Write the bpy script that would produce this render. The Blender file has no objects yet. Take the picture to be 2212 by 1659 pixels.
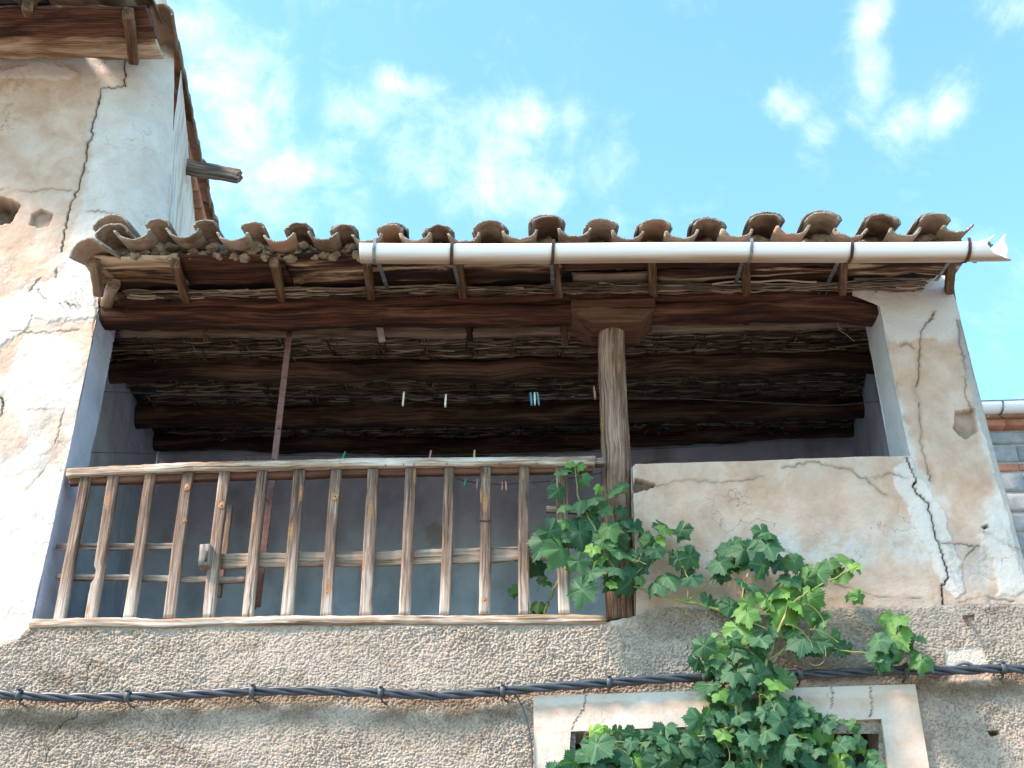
import bpy, math, random
import numpy as np
from mathutils import Vector, Matrix
random.seed(7); RNG = np.random.RandomState(11)
S = bpy.context.scene; C = S.collection
R = math.radians
# ------------------------------------------------------------------ camera, light, exposure
F = 2600.0; W2, H2 = 1106.0, 829.5         # focal length and centre, in units of a 2212 px wide picture
TH = R(29.3); CAMZ = 1.6
cam = bpy.data.cameras.new('camera'); cam_o = bpy.data.objects.new('camera', cam); C.objects.link(cam_o)
cam.sensor_width = 36; cam.lens = 36*F/2212; cam.clip_end = 2000; cam.clip_start = .05
ROLL = R(0.8)
cam_m = Matrix.Rotation(R(90)+TH, 4, 'X') @ Matrix.Rotation(-ROLL, 4, 'Z')
cam_o.matrix_world = Matrix.Translation((0, 0, CAMZ)) @ cam_m
S.camera = cam_o
CM = np.array(cam_m.to_3x3())
S.view_settings.view_transform = 'Standard'; S.view_settings.look = 'None'
S.view_settings.exposure = 2.5; S.view_settings.gamma = 1
SUN_DIR = Vector((-.60, -.31, .76)).normalized()
SUN_EL = math.asin(SUN_DIR.z); SUN_AZ = math.atan2(SUN_DIR.x, SUN_DIR.y)
sl = bpy.data.lights.new('sun', 'SUN'); sl.energy = 2.0; sl.angle = R(10); sl.color = (1, .83, .72)
so = bpy.data.objects.new('sun', sl); C.objects.link(so)
so.rotation_euler = SUN_DIR.to_track_quat('Z', 'Y').to_euler()

def ray(x, y):
    d = CM @ np.array([(x-W2)/F, -(y-H2)/F, -1.0]); return d
def P(x, y, Y=6.0):                           # point on the vertical plane Y
    d = ray(x, y); t = Y/d[1]; return Vector((d[0]*t, Y, CAMZ+d[2]*t))
def PX(x, y, z0, sl_, Y0):                    # point on the sloping plane z = z0 + sl*(Y-Y0)
    d = ray(x, y); t = (z0-sl_*Y0-CAMZ)/(d[2]-sl_*d[1]); return Vector((d[0]*t, d[1]*t, CAMZ+d[2]*t))
def proj(X, Y, Z):                            # world arrays -> picture units, used to lay stains out on the walls
    v = np.stack([X, Y, Z-CAMZ], -1) @ CM
    return W2+F*v[..., 0]/-v[..., 2], H2-F*v[..., 1]/-v[..., 2]

w = bpy.data.worlds.new("World"); S.world = w; w.use_nodes = True
nt = w.node_tree; nt.nodes.clear()
def N(t, ty, **kw):
    n = t.nodes.new(ty)
    for k, v in kw.items():
        if k in n.inputs: n.inputs[k].default_value = v
        else: setattr(n, k, v)
    return n
def L(t, a, b): t.links.new(a, b)
def M_(t, op, a, b=None, c=None, clamp=False):
    n = t.nodes.new('ShaderNodeMath'); n.operation = op; n.use_clamp = clamp
    for i, v in enumerate((a, b, c)):
        if v is None: continue
        if isinstance(v, (int, float)): n.inputs[i].default_value = v
        else: t.links.new(v, n.inputs[i])
    return n.outputs[0]
def VM(t, op, a, b=None):
    n = t.nodes.new('ShaderNodeVectorMath'); n.operation = op
    for i, v in enumerate((a, b)):
        if v is None: continue
        if isinstance(v, (tuple, list, Vector)): n.inputs[i].default_value = tuple(v)
        else: t.links.new(v, n.inputs[i])
    return n.outputs[1] if op in ('DOT_PRODUCT', 'LENGTH') else n.outputs[0]
def RAMP(t, f, stops, interp='LINEAR'):
    n = t.nodes.new('ShaderNodeValToRGB'); cr = n.color_ramp; cr.interpolation = interp
    while len(cr.elements) > 1: cr.elements.remove(cr.elements[-1])
    cr.elements[0].position = stops[0][0]
    for i, (p, c) in enumerate(stops):
        e = cr.elements[0] if i == 0 else cr.elements.new(p)
        e.color = (c, c, c, 1) if isinstance(c, (int, float)) else (*c, 1)
    t.links.new(f, n.inputs[0]); return n.outputs[0]
def MIX(t, f, a, b, mode='MIX'):
    n = t.nodes.new('ShaderNodeMix'); n.data_type = 'RGBA'; n.blend_type = mode
    for i, v in ((0, f), (6, a), (7, b)):
        if isinstance(v, (int, float)): n.inputs[i].default_value = v
        elif isinstance(v, tuple): n.inputs[i].default_value = (*v, 1)
        else: t.links.new(v, n.inputs[i])
    return n.outputs[2]
def NOISE(t, vec, scale, detail=4, rough=.55, dist=0.0):
    n = t.nodes.new('ShaderNodeTexNoise'); n.inputs['Scale'].default_value = scale
    n.inputs['Detail'].default_value = detail; n.inputs['Roughness'].default_value = rough
    n.inputs['Distortion'].default_value = dist
    if vec is not None: t.links.new(vec, n.inputs['Vector'])
    return n.outputs[0]
def MAP(t, vec, sc=(1, 1, 1), loc=(0, 0, 0)):
    n = t.nodes.new('ShaderNodeMapping'); n.inputs['Scale'].default_value = sc; n.inputs['Location'].default_value = loc
    t.links.new(vec, n.inputs[0]); return n.outputs[0]
# sky with thin drifting clouds placed by direction
sky = N(nt, 'ShaderNodeTexSky'); sky.sky_type = 'NISHITA'; sky.sun_disc = False
sky.sun_elevation = SUN_EL; sky.sun_rotation = SUN_AZ; sky.air_density = 1.0; sky.dust_density = .6; sky.ozone_density = 1.0
tc = N(nt, 'ShaderNodeTexCoord'); D = tc.outputs['Generated']
RV = CM @ np.array([1, 0, 0]); UV = CM @ np.array([0, 1, 0])
mask = None
for (x, y, rx, ry, s) in [(410, 40, 70, 90, .85), (500, 240, 120, 150, 1.0), (600, 390, 140, 90, 1.0), (760, 240, 110, 60, .8), (860, 180, 90, 30, .7),
                          (960, 320, 170, 80, .8), (1080, 420, 110, 80, .8), (1110, 260, 110, 40, .7), (740, 330, 100, 60, .6),
                          (1880, 50, 38, 60, .9), (1885, 170, 40, 80, .9), (1950, 260, 60, 60, .7), (2040, 230, 45, 70, .75), (1700, 230, 45, 45, .8),
                          (1755, 310, 45, 45, .75), (2190, 20, 70, 45, .8), (1320, 370, 50, 80, .6), (1440, 440, 120, 35, .5),
                          (-600, 300, 500, 500, .8), (2900, 500, 400, 300, .8), (300, -500, 500, 300, .9), (1700, -700, 500, 250, .8)]:
    c = ray(x, y); k = np.linalg.norm(c); c = c/k
    dv = VM(nt, 'SUBTRACT', D, tuple(c))
    a = VM(nt, 'DOT_PRODUCT', dv, tuple(RV*F/rx/1.0*k)); b = VM(nt, 'DOT_PRODUCT', dv, tuple(UV*F/ry*k))
    cc = VM(nt, 'DOT_PRODUCT', dv, tuple(c*6))
    d2 = M_(nt, 'ADD', M_(nt, 'ADD', M_(nt, 'MULTIPLY', a, a), M_(nt, 'MULTIPLY', b, b)), M_(nt, 'MULTIPLY', cc, cc))
    g = M_(nt, 'MULTIPLY', M_(nt, 'POWER', 2.718, M_(nt, 'MULTIPLY', d2, -.5)), s)
    mask = g if mask is None else M_(nt, 'MAXIMUM', mask, g)
n1 = NOISE(nt, D, 9, 8, .6, .6); n2 = NOISE(nt, D, 30, 6, .65, .5)
nn = M_(nt, 'ADD', M_(nt, 'MULTIPLY', n1, .9), M_(nt, 'MULTIPLY', n2, .45))
cl = M_(nt, 'ADD', M_(nt, 'MULTIPLY', mask, .66), M_(nt, 'MULTIPLY', M_(nt, 'SUBTRACT', nn, .68), 1.7))
mr = N(nt, 'ShaderNodeMapRange'); mr.interpolation_type = 'SMOOTHSTEP'
mr.inputs[1].default_value = .14; mr.inputs[2].default_value = 1.30; L(nt, cl, mr.inputs[0])
up = VM(nt, 'DOT_PRODUCT', D, (0, 0, 1))
tint = MIX(nt, 1.0, sky.outputs[0], (.86, 1.19, 1.18), 'MULTIPLY')
skyc = MIX(nt, M_(nt, 'MULTIPLY', mr.outputs[0], .88), tint, (4.6, 4.7, 4.8))
bg = N(nt, 'ShaderNodeBackground'); bg.inputs[1].default_value = .080; L(nt, skyc, bg.inputs[0])
wo = N(nt, 'ShaderNodeOutputWorld'); L(nt, bg.outputs[0], wo.inputs[0])

# ------------------------------------------------------------------ numpy noise
def _hash(ix, iy, seed):
    h = (ix.astype(np.int64)*374761393 + iy.astype(np.int64)*668265263 + seed*974711) & 0x7fffffff
    h = ((h ^ (h >> 13))*1274126177) & 0x7fffffff
    return ((h ^ (h >> 16)) & 0xffff)/65535.0
def vnoise(x, y, seed=0):
    x = np.asarray(x, float); y = np.asarray(y, float)
    ix = np.floor(x); iy = np.floor(y); fx = x-ix; fy = y-iy
    fx = fx*fx*(3-2*fx); fy = fy*fy*(3-2*fy)
    a = _hash(ix, iy, seed); b = _hash(ix+1, iy, seed); c = _hash(ix, iy+1, seed); d = _hash(ix+1, iy+1, seed)
    return (a*(1-fx)+b*fx)*(1-fy)+(c*(1-fx)+d*fx)*fy
def fbm(x, y, seed=0, octv=4, rough=.5):
    s = 0; a = 1; t = 0
    for o in range(octv):
        s = s+a*vnoise(x*2**o+o*17.3, y*2**o-o*9.1, seed+o); t += a; a *= rough
    return s/t
def smooth(e0, e1, x):
    t = np.clip((x-e0)/(e1-e0), 0, 1); return t*t*(3-2*t)

def worley(x, y, seed=0):
    ix = np.floor(x); iy = np.floor(y); d1 = np.full(x.shape, 9.0); hv = np.zeros(x.shape)
    for a in (-1, 0, 1):
        for b in (-1, 0, 1):
            cx = ix+a; cy = iy+b; jx = _hash(cx, cy, seed); jy = _hash(cx, cy, seed+7); hh = _hash(cx, cy, seed+19)
            d = np.hypot(cx+jx-x, cy+jy-y)/(.45+.75*hh); m = d < d1; d1 = np.where(m, d, d1); hv = np.where(m, hh, hv)
    return d1, hv
# ------------------------------------------------------------------ object helpers
def empty(name, loc, label, cat, group=None, kind=None):
    o = bpy.data.objects.new(name, None); C.objects.link(o); o.location = loc; o.empty_display_size = .1
    tag(o, label, cat, group, kind); return o
def tag(o, label=None, cat=None, group=None, kind=None):
    if label: o['label'] = label
    if cat: o['category'] = cat
    if group: o['group'] = group
    if kind: o['kind'] = kind
def mesh_obj(name, V, Fc, mat, parent=None, label=None, attrs=None, smooth_=True):
    me = bpy.data.meshes.new(name)
    V = np.asarray(V, float)
    org = parent_origin(parent)
    V = V-np.array(org)
    me.from_pydata(V.tolist(), [], Fc if isinstance(Fc, list) else Fc.tolist())
    if smooth_: me.polygons.foreach_set('use_smooth', [True]*len(me.polygons))
    if attrs:
        for k, a in attrs.items():
            a = np.asarray(a, float)
            if a.ndim == 1:
                at = me.attributes.new(k, 'FLOAT', 'POINT'); at.data.foreach_set('value', a)
            else:
                at = me.attributes.new(k, 'FLOAT_VECTOR', 'POINT'); at.data.foreach_set('vector', a.ravel())
    me.materials.append(mat); me.update()
    o = bpy.data.objects.new(name, me); C.objects.link(o)
    if parent is not None: o.parent = parent
    if label: o['label'] = label
    return o
def parent_origin(p):
    v = Vector((0, 0, 0))
    while p is not None: v += p.location; p = p.parent
    return v
class MB:
    """collects pieces for one mesh"""
    def __init__(s): s.V = []; s.F = []; s.A = {}; s.n = 0
    def add(s, V, Fc, **attrs):
        V = np.asarray(V, float); n = len(V)
        s.V.append(V); s.F += [[i+s.n for i in f] for f in Fc]
        for k, a in attrs.items():
            a = np.asarray(a, float)
            if a.ndim == 0: a = np.full(n, float(a))
            s.A.setdefault(k, []).append(a)
        s.n += n
    def build(s, name, mat, parent=None, label=None, smooth_=True):
        return mesh_obj(name, np.concatenate(s.V), s.F, mat, parent, label, {k: np.concatenate(v) for k, v in s.A.items()}, smooth_)
def gridfaces(nu, nv, off=0, closed=False):
    f = []
    for j in range(nv-1):
        for i in range(nu-1 if not closed else nu):
            i2 = (i+1) % nu
            f.append([off+j*nu+i, off+j*nu+i2, off+(j+1)*nu+i2, off+(j+1)*nu+i])
    return f
SEED = [100]
def nseed(): SEED[0] += 1; return SEED[0]
def timber(path, w, h, up=(0, 0, 1), rnd=.25, wob=.004, seg=.03, nc=16, jag=0.0, tap=(1, 1), seed=None, twist=0, side_wave=0.0, rough=.0015):
    """piece of wood lofted along a path: rounded-rectangle section, irregular, with grain coordinates"""
    sd = seed or nseed(); pts = [Vector(p) for p in path]
    lens = [0]
    for a, b in zip(pts, pts[1:]): lens.append(lens[-1]+(b-a).length)
    Lt = lens[-1]; n = max(3, int(Lt/seg)+1); up = Vector(up)
    ex = 1.0/max(rnd, .05)
    th = np.arange(nc)/nc*2*np.pi+math.pi/nc
    c, s = np.cos(th), np.sin(th); p_ = 2/(1+max(0.0, 1-rnd)*5)
    cx = np.sign(c)*np.abs(c)**p_; cy = np.sign(s)*np.abs(s)**p_
    V = []; G = []
    off = (sd*3.717) % 50
    for k in range(n):
        t = k/(n-1)*Lt; i = max(j for j in range(len(pts)-1) if lens[j] <= t+1e-9)
        q = pts[i].lerp(pts[i+1], (t-lens[i])/max(1e-9, lens[i+1]-lens[i]))
        d = (pts[min(i+1, len(pts)-1)]-pts[i]).normalized()
        sv = d.cross(up).normalized(); uv = sv.cross(d).normalized()
        u = t/Lt; sc = tap[0]+(tap[1]-tap[0])*u
        wx = (float(fbm(t*3, off, sd, 3))-.5)*wob*6; wy = (float(fbm(t*3, off+9, sd+5, 3))-.5)*wob*6
        rn = 1+(vnoise(t*9+th*0, th*1.2+off, sd)-.5)*wob*3/max(min(w, h), .02)
        edge = np.zeros(nc)
        if jag and (k == 0 or k == n-1): edge = (vnoise(th*3+off, th*0+k, sd+3)-.5)*2*jag*(-1 if k == 0 else 1)
        for m in range(nc):
            lx = cx[m]*w/2*sc*rn[m]+wx; ly = cy[m]*h/2*sc*rn[m]+wy+side_wave*math.sin(t*4+off)
            r2 = (float(_hash(np.array(k*7+m), np.array(m*3), sd))-.5)*2*rough
            pt = q+sv*(lx+r2*cx[m])+uv*(ly+r2*cy[m])+d*edge[m]
            V.append(pt[:]); G.append((t+off, cx[m]*w/2+off*.37, cy[m]*h/2+off*.11))
    Fc = gridfaces(nc, n, 0, True)
    Fc = [[f[0], f[3], f[2], f[1]] for f in Fc]
    Fc.append(list(range(nc))); Fc.append([(n-1)*nc+m for m in reversed(range(nc))])
    return V, [f[::-1] for f in Fc], G
def add_timber(name, mat, parent, path, w, h, label=None, shade_wear=None, **kw):
    V, Fc, G = timber(path, w, h, **kw)
    at = {'gc': np.array(G)}
    if shade_wear is not None: z = np.array(V)[:, 2]; at['shade_wear'] = np.interp((z-z.min())/(z.max()-z.min()+1e-9), shade_wear[0], shade_wear[1])
    o = mesh_obj(name, V, Fc, mat, parent, label, at)
    fix_caps(o); return o
def fix_caps(o):
    for p in o.data.polygons:
        if len(p.vertices) > 4: p.use_smooth = False
def tube(mb, pts, r, nc=6, r2=None, **attrs):
    pts = [Vector(p) for p in pts]; n = len(pts); V = []
    for k, q in enumerate(pts):
        d = (pts[min(k+1, n-1)]-pts[max(k-1, 0)]).normalized()
        a = Vector((0, 0, 1)) if abs(d.z) < .9 else Vector((1, 0, 0))
        s = d.cross(a).normalized(); u = s.cross(d)
        rr = r if r2 is None else r+(r2-r)*k/max(1, n-1)
        for m in range(nc):
            t = 2*math.pi*m/nc; V.append((q+s*math.cos(t)*rr+u*math.sin(t)*rr)[:])
    Fc = gridfaces(nc, n, 0, True)+[list(range(nc)), [(n-1)*nc+m for m in reversed(range(nc))]]
    mb.add(V, Fc, **{k: np.full(len(V), float(v)) for k, v in attrs.items()})
def resample(poly, n):
    p = np.array([list(q) for q in poly], float); d = np.r_[0, np.cumsum(np.linalg.norm(np.diff(p, axis=0), axis=1))]
    t = np.linspace(0, d[-1], n); return np.stack([np.interp(t, d, p[:, i]) for i in range(p.shape[1])], 1)
def crackpoly(pts, Y=6.0, amp=3.0, seed=1, n=10):
    """picture polyline -> wiggly polyline on the wall plane"""
    rs = np.random.RandomState(seed); q = []
    for a, b in zip(pts, pts[1:]):
        for k in range(n):
            t = k/n; j = 0 if k == 0 else amp
            q.append((a[0]+(b[0]-a[0])*t+rs.uniform(-j, j), a[1]+(b[1]-a[1])*t+rs.uniform(-j, j)))
    q.append(pts[-1]); return np.array([(lambda v: (v.x, v.z))(P(x, y, Y)) for x, y in q])
def polydist(X, Z, poly):
    best = np.full(X.shape, 9.0)
    lo = poly.min(0)-.06; hi = poly.max(0)+.06
    m = (X > lo[0]) & (X < hi[0]) & (Z > lo[1]) & (Z < hi[1])
    if not m.any(): return best
    x = X[m]; z = Z[m]; b = np.full(x.shape, 9.0)
    for a, c in zip(poly, poly[1:]):
        d = c-a; l2 = (d**2).sum()+1e-12
        t = np.clip(((x-a[0])*d[0]+(z-a[1])*d[1])/l2, 0, 1)
        b = np.minimum(b, np.hypot(x-a[0]-t*d[0], z-a[1]-t*d[1]))
    best[m] = b; return best
def inpoly(x, y, poly):
    r = np.zeros(x.shape, bool); n = len(poly); j = n-1
    for i in range(n):
        xi, yi = poly[i]; xj, yj = poly[j]
        c = ((yi > y) != (yj > y)) & (x < (xj-xi)*(y-yi)/(yj-yi+1e-12)+xi); r ^= c; j = i
    return r
def softpoly(px, py, poly, soft, amp, seed, sc=.02):
    """0..1 mask of a polygon whose edge is broken up by noise"""
    jx = (fbm(px*sc, py*sc, seed, 5, .6)-.5)*2*amp; jy = (fbm(px*sc+50, py*sc, seed+9, 5, .6)-.5)*2*amp
    x = px+jx; y = py+jy; ins = inpoly(x, y, poly)
    d = np.full(x.shape, 1e9); n = len(poly)
    for i in range(n):
        a = np.array(poly[i], float); b = np.array(poly[(i+1) % n], float); dd = b-a
        t = np.clip(((x-a[0])*dd[0]+(y-a[1])*dd[1])/((dd**2).sum()+1e-9), 0, 1)
        d = np.minimum(d, np.hypot(x-a[0]-t*dd[0], y-a[1]-t*dd[1]))
    return smooth(-soft, soft, np.where(ins, d, -d))

# ------------------------------------------------------------------ materials
def newmat(name):
    m = bpy.data.materials.new(name); m.use_nodes = True; t = m.node_tree; b = t.nodes['Principled BSDF']
    b.inputs['Specular IOR Level'].default_value = .25; return m, t, b
def ATT(t, name):
    n = t.nodes.new('ShaderNodeAttribute'); n.attribute_name = name; return n
def bump(t, b, h, strength, dist):
    n = t.nodes.new('ShaderNodeBump'); n.inputs['Strength'].default_value = strength; n.inputs['Distance'].default_value = dist
    t.links.new(h, n.inputs['Height']); t.links.new(n.outputs[0], b.inputs['Normal'])
def wood(name, dark, mid, light, bias=.5, contrast=1.0, knots=False, patch=1.0, rough=.85, grain=.5):
    m, t, b = newmat(name); g = ATT(t, 'gc').outputs['Vector']
    wv = NOISE(t, MAP(t, g, (2.2, 9, 9)), 1.6, 3, .5)
    wob = VM(t, 'ADD', MAP(t, g, (1, 1, 1)), None)
    comb = t.nodes.new('ShaderNodeCombineXYZ'); t.links.new(M_(t, 'MULTIPLY', M_(t, 'SUBTRACT', wv, .5), .03), comb.inputs[1]); t.links.new(comb.inputs[1].links[0].from_socket, comb.inputs[2])
    gv = VM(t, 'ADD', g, comb.outputs[0])
    s1 = NOISE(t, MAP(t, gv, (2.0, 95, 95)), 1.0, 4, .6)
    s2 = NOISE(t, MAP(t, gv, (5.0, 260, 260)), 1.0, 3, .6)
    p1 = NOISE(t, MAP(t, g, (2.2*patch, 14*patch, 14*patch)), 1.0, 5, .6, .8)
    f = M_(t, 'ADD', M_(t, 'MULTIPLY', M_(t, 'SUBTRACT', s1, .5), 1.5*grain*2), M_(t, 'MULTIPLY', M_(t, 'SUBTRACT', p1, .5), 2.4*contrast))
    f = M_(t, 'ADD', M_(t, 'ADD', f, bias), ATT(t, 'shade_wear').outputs['Fac'])
    f = M_(t, 'ADD', f, M_(t, 'MULTIPLY', M_(t, 'SUBTRACT', s2, .5), .35*grain*2))
    col = RAMP(t, f, [(.0, dark), (.45, mid), (1.0, light)])
    if knots:
        v = t.nodes.new('ShaderNodeTexVoronoi'); v.inputs['Scale'].default_value = 1.0; t.links.new(MAP(t, g, (3.2, 14, 5)), v.inputs[0])
        rg = M_(t, 'SINE', M_(t, 'MULTIPLY', v.outputs['Distance'], 90))
        k = RAMP(t, v.outputs['Distance'], [(0, 1), (.13, .9), (.20, 0)])
        col = MIX(t, k, col, MIX(t, M_(t, 'MULTIPLY_ADD', rg, .25, .4, True), (.16, .06, .025), (.5, .28, .13)))
    hs = M_(t, 'ADD', s1, M_(t, 'MULTIPLY', s2, .5))
    crk = RAMP(t, NOISE(t, MAP(t, gv, (1.3, 45, 45)), 1.0, 2, .5), [(.0, 0), (.3, 0), (.36, 1)])
    col = MIX(t, M_(t, 'MULTIPLY', M_(t, 'SUBTRACT', 1.0, crk), .7), col, tuple(x*.35 for x in dark))
    t.links.new(col, b.inputs['Base Color']); b.inputs['Roughness'].default_value = rough
    bump(t, b, M_(t, 'ADD', hs, crk), .7, .004); return m
def plaster(name, bumpd=.004):
    m, t, b = newmat(name)
    geo = t.nodes.new('ShaderNodeNewGeometry'); pos = geo.outputs['Position']
    A = {k: ATT(t, k).outputs['Fac'] for k in ('tan', 'white', 'grey', 'crack', 'dirt_shade')}
    n1 = NOISE(t, pos, 5, 6, .62, .4); n2 = NOISE(t, pos, 38, 5, .6); n3 = NOISE(t, pos, 170, 3, .6)
    tanc = RAMP(t, n1, [(.25, (.41, .25, .165)), (.48, (.51, .345, .25)), (.68, (.58, .44, .35))])
    whc = RAMP(t, n1, [(.25, (.50, .41, .34)), (.55, (.59, .52, .46)), (.75, (.64, .60, .565))])
    br = M_(t, 'MULTIPLY', M_(t, 'SUBTRACT', n2, .5), .9)
    tf = RAMP(t, M_(t, 'ADD', A['tan'], M_(t, 'ADD', M_(t, 'MULTIPLY', br, .8), M_(t, 'MULTIPLY', M_(t, 'SUBTRACT', n1, .5), .7))), [(.22, 0), (.55, .7), (.85, 1)])
    col = MIX(t, tf, whc, tanc)
    wf = RAMP(t, M_(t, 'ADD', A['white'], M_(t, 'MULTIPLY', br, .7)), [(.34, 0), (.70, .8)])
    col = MIX(t, wf, col, MIX(t, n2, (.67, .61, .555), (.57, .50, .44)))
    gf = RAMP(t, M_(t, 'ADD', A['grey'], br), [(.35, 0), (.6, 1)])
    col = MIX(t, gf, col, MIX(t, n2, (.30, .27, .24), (.46, .42, .38)))
    spk = RAMP(t, n2, [(.30, .72), (.42, 1)]); col = MIX(t, M_(t, 'MULTIPLY', M_(t, 'SUBTRACT', 1.0, spk), .8), col, (.30, .19, .12))
    col = MIX(t, M_(t, 'MULTIPLY', A['dirt_shade'], M_(t, 'MULTIPLY_ADD', n2, .9, .2, True)), col, (.20, .12, .075))
    mus = t.nodes.new('ShaderNodeTexVoronoi'); mus.feature = 'DISTANCE_TO_EDGE'; mus.inputs['Scale'].default_value = 2.6
    dw = VM(t, 'ADD', pos, VM(t, 'MULTIPLY', VM(t, 'SUBTRACT', N_col(t, pos, 6), (.5, .5, .5)), (.55, .55, .55)))
    t.links.new(dw, mus.inputs[0])
    hair = RAMP(t, mus.outputs['Distance'], [(0, 1), (.0035, .8), (.008, 0)])
    hairm = M_(t, 'MULTIPLY', hair, RAMP(t, NOISE(t, pos, 2.1, 2), [(.5, 0), (.6, .65)]))
    col = MIX(t, hairm, col, (.22, .14, .10))
    sky_tint = ATT(t, 'blue').outputs['Fac']; col = MIX(t, M_(t, 'MULTIPLY', sky_tint, .88), col, MIX(t, RAMP(t, n1, [(.3, 0), (.7, 1)]), (.50, .57, .74), (.66, .74, .93)))  # blue sky light on jambs and loggia walls, painted into the colour
    col = MIX(t, M_(t, 'MULTIPLY', A['dirt_shade'], M_(t, 'MULTIPLY', sky_tint, .5)), col, (.16, .13, .11))
    col = MIX(t, A['crack'], col, (.035, .022, .018))
    t.links.new(col, b.inputs['Base Color']); b.inputs['Roughness'].default_value = .95
    h = M_(t, 'ADD', M_(t, 'MULTIPLY', n2, 1.0), M_(t, 'MULTIPLY', n3, .5)); h = M_(t, 'ADD', h, M_(t, 'MULTIPLY', n1, 2.0))
    h = M_(t, 'SUBTRACT', h, M_(t, 'MULTIPLY', hairm, .6)); h = M_(t, 'ADD', h, M_(t, 'MULTIPLY', wf, .5))
    bump(t, b, h, .75, bumpd*1.6); return m
def N_col(t, vec, sc):
    n = t.nodes.new('ShaderNodeTexNoise'); n.inputs['Scale'].default_value = sc; n.inputs['Detail'].default_value = 4
    t.links.new(vec, n.inputs['Vector']); return n.outputs['Color']
M_PL = plaster('old_lime_plaster')
def simple(name, c1, c2, scale=20, rough=.7, metal=0, bd=.001, spec=.3):
    m, t, b = newmat(name); tc_ = t.nodes.new('ShaderNodeTexCoord'); v = tc_.outputs['Object']
    n = NOISE(t, v, scale, 6, .65, .3); n2 = NOISE(t, v, scale*5, 3, .6)
    t.links.new(MIX(t, RAMP(t, n, [(.35, 0), (.65, 1)]), c1, c2), b.inputs['Base Color'])
    b.inputs['Roughness'].default_value = rough; b.inputs['Metallic'].default_value = metal; b.inputs['Specular IOR Level'].default_value = spec
    bump(t, b, M_(t, 'ADD', n, M_(t, 'MULTIPLY', n2, .5)), .5, bd); return m
def m_stucco():
    m, t, b = newmat('rough_cast_render'); geo = t.nodes.new('ShaderNodeNewGeometry'); pos = geo.outputs['Position']
    hh = ATT(t, 'h').outputs['Fac']; dirt_shade = ATT(t, 'dirt_shade').outputs['Fac']; cr = ATT(t, 'crack').outputs['Fac']; lt = ATT(t, 'light').outputs['Fac']
    n1 = NOISE(t, pos, 3.2, 5, .6, .5); n2 = NOISE(t, pos, 70, 4, .65); n3 = NOISE(t, pos, 260, 2, .6)
    col = RAMP(t, n1, [(.3, (.235, .185, .148)), (.5, (.325, .265, .222)), (.7, (.40, .335, .29))])
    col = MIX(t, RAMP(t, n2, [(.35, .55), (.6, 0)]), col, (.25, .195, .15))
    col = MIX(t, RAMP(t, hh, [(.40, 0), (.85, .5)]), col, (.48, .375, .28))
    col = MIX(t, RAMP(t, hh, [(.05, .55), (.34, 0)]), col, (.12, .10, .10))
    col = MIX(t, M_(t, 'MULTIPLY', dirt_shade, .8), col, (.13, .085, .05))
    col = MIX(t, lt, col, (.62, .53, .45)); col = MIX(t, cr, col, (.04, .03, .025))
    t.links.new(col, b.inputs['Base Color']); b.inputs['Roughness'].default_value = .95
    bump(t, b, M_(t, 'ADD', n2, M_(t, 'MULTIPLY', n3, .5)), .8, .006); return m
M_ST = m_stucco()
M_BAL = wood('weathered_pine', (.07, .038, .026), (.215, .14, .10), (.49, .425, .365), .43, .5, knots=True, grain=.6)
M_RAIL = wood('bleached_pine', (.11, .06, .035), (.33, .23, .155), (.66, .60, .54), .50, .6, grain=.6)
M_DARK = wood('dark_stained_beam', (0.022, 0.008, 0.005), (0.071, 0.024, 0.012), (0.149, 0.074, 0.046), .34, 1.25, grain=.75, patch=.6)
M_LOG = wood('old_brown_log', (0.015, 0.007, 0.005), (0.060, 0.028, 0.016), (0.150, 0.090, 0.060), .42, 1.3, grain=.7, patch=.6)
M_BOARD = wood('scorched_eave_board', (.022, .010, .006), (.11, .05, .026), (.56, .41, .26), .34, 2.1, grain=.35, patch=.6)
M_GREYB = wood('grey_board', (0.080, 0.048, 0.032), (0.216, 0.144, 0.096), (0.360, 0.288, 0.224), .5, .9, grain=.4, patch=.7)
M_BRACK = wood('brown_bracket', (0.037, 0.017, 0.009), (0.124, 0.059, 0.028), (0.248, 0.167, 0.105), .45, .7, grain=.5)
M_POST = wood('weathered_post', (.07, .034, .022), (.20, .115, .078), (.40, .29, .215), .46, .75, grain=.6, knots=True)
M_CAP = wood('dark_capital', (0.031, 0.014, 0.008), (0.105, 0.046, 0.025), (0.186, 0.099, 0.062), .45, .6, grain=.4)
M_BTIM = wood('rotten_timber', (.05, .04, .035), (.16, .12, .09), (.38, .30, .22), .42, .8, grain=.8)
M_RUST = simple('rusty_painted_iron', (.12, .05, .038), (.20, .10, .08), 30, .65)
M_STRAP = simple('galvanised_strap', (.13, .12, .12), (.30, .31, .32), 25, .5, .6)
M_STRAPR = simple('rusted_strap', (.045, .022, .018), (.11, .06, .05), 25, .75, .2)
M_CABLE = simple('black_cable_sheath', (.022, .027, .036), (.05, .058, .072), 12, .42, 0, .0005, .5)
M_CLIP = simple('black_plastic_clip', (.045, .05, .06), (.08, .09, .10), 30, .5)
M_WIRE = simple('thin_wire', (.02, .02, .02), (.05, .045, .04), 30, .6)
M_STONE = simple('mortar_stone', (.12, .085, .055), (.33, .25, .17), 22, .95, 0, .012)
M_FRAME = plaster('window_surround_plaster', .0015)
M_DARKW = simple('dark_void', (.03, .025, .02), (.06, .05, .04), 5, .9)
M_GROUND = simple('street_paving', (.20, .17, .14), (.27, .235, .20), 3, .95)
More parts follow.
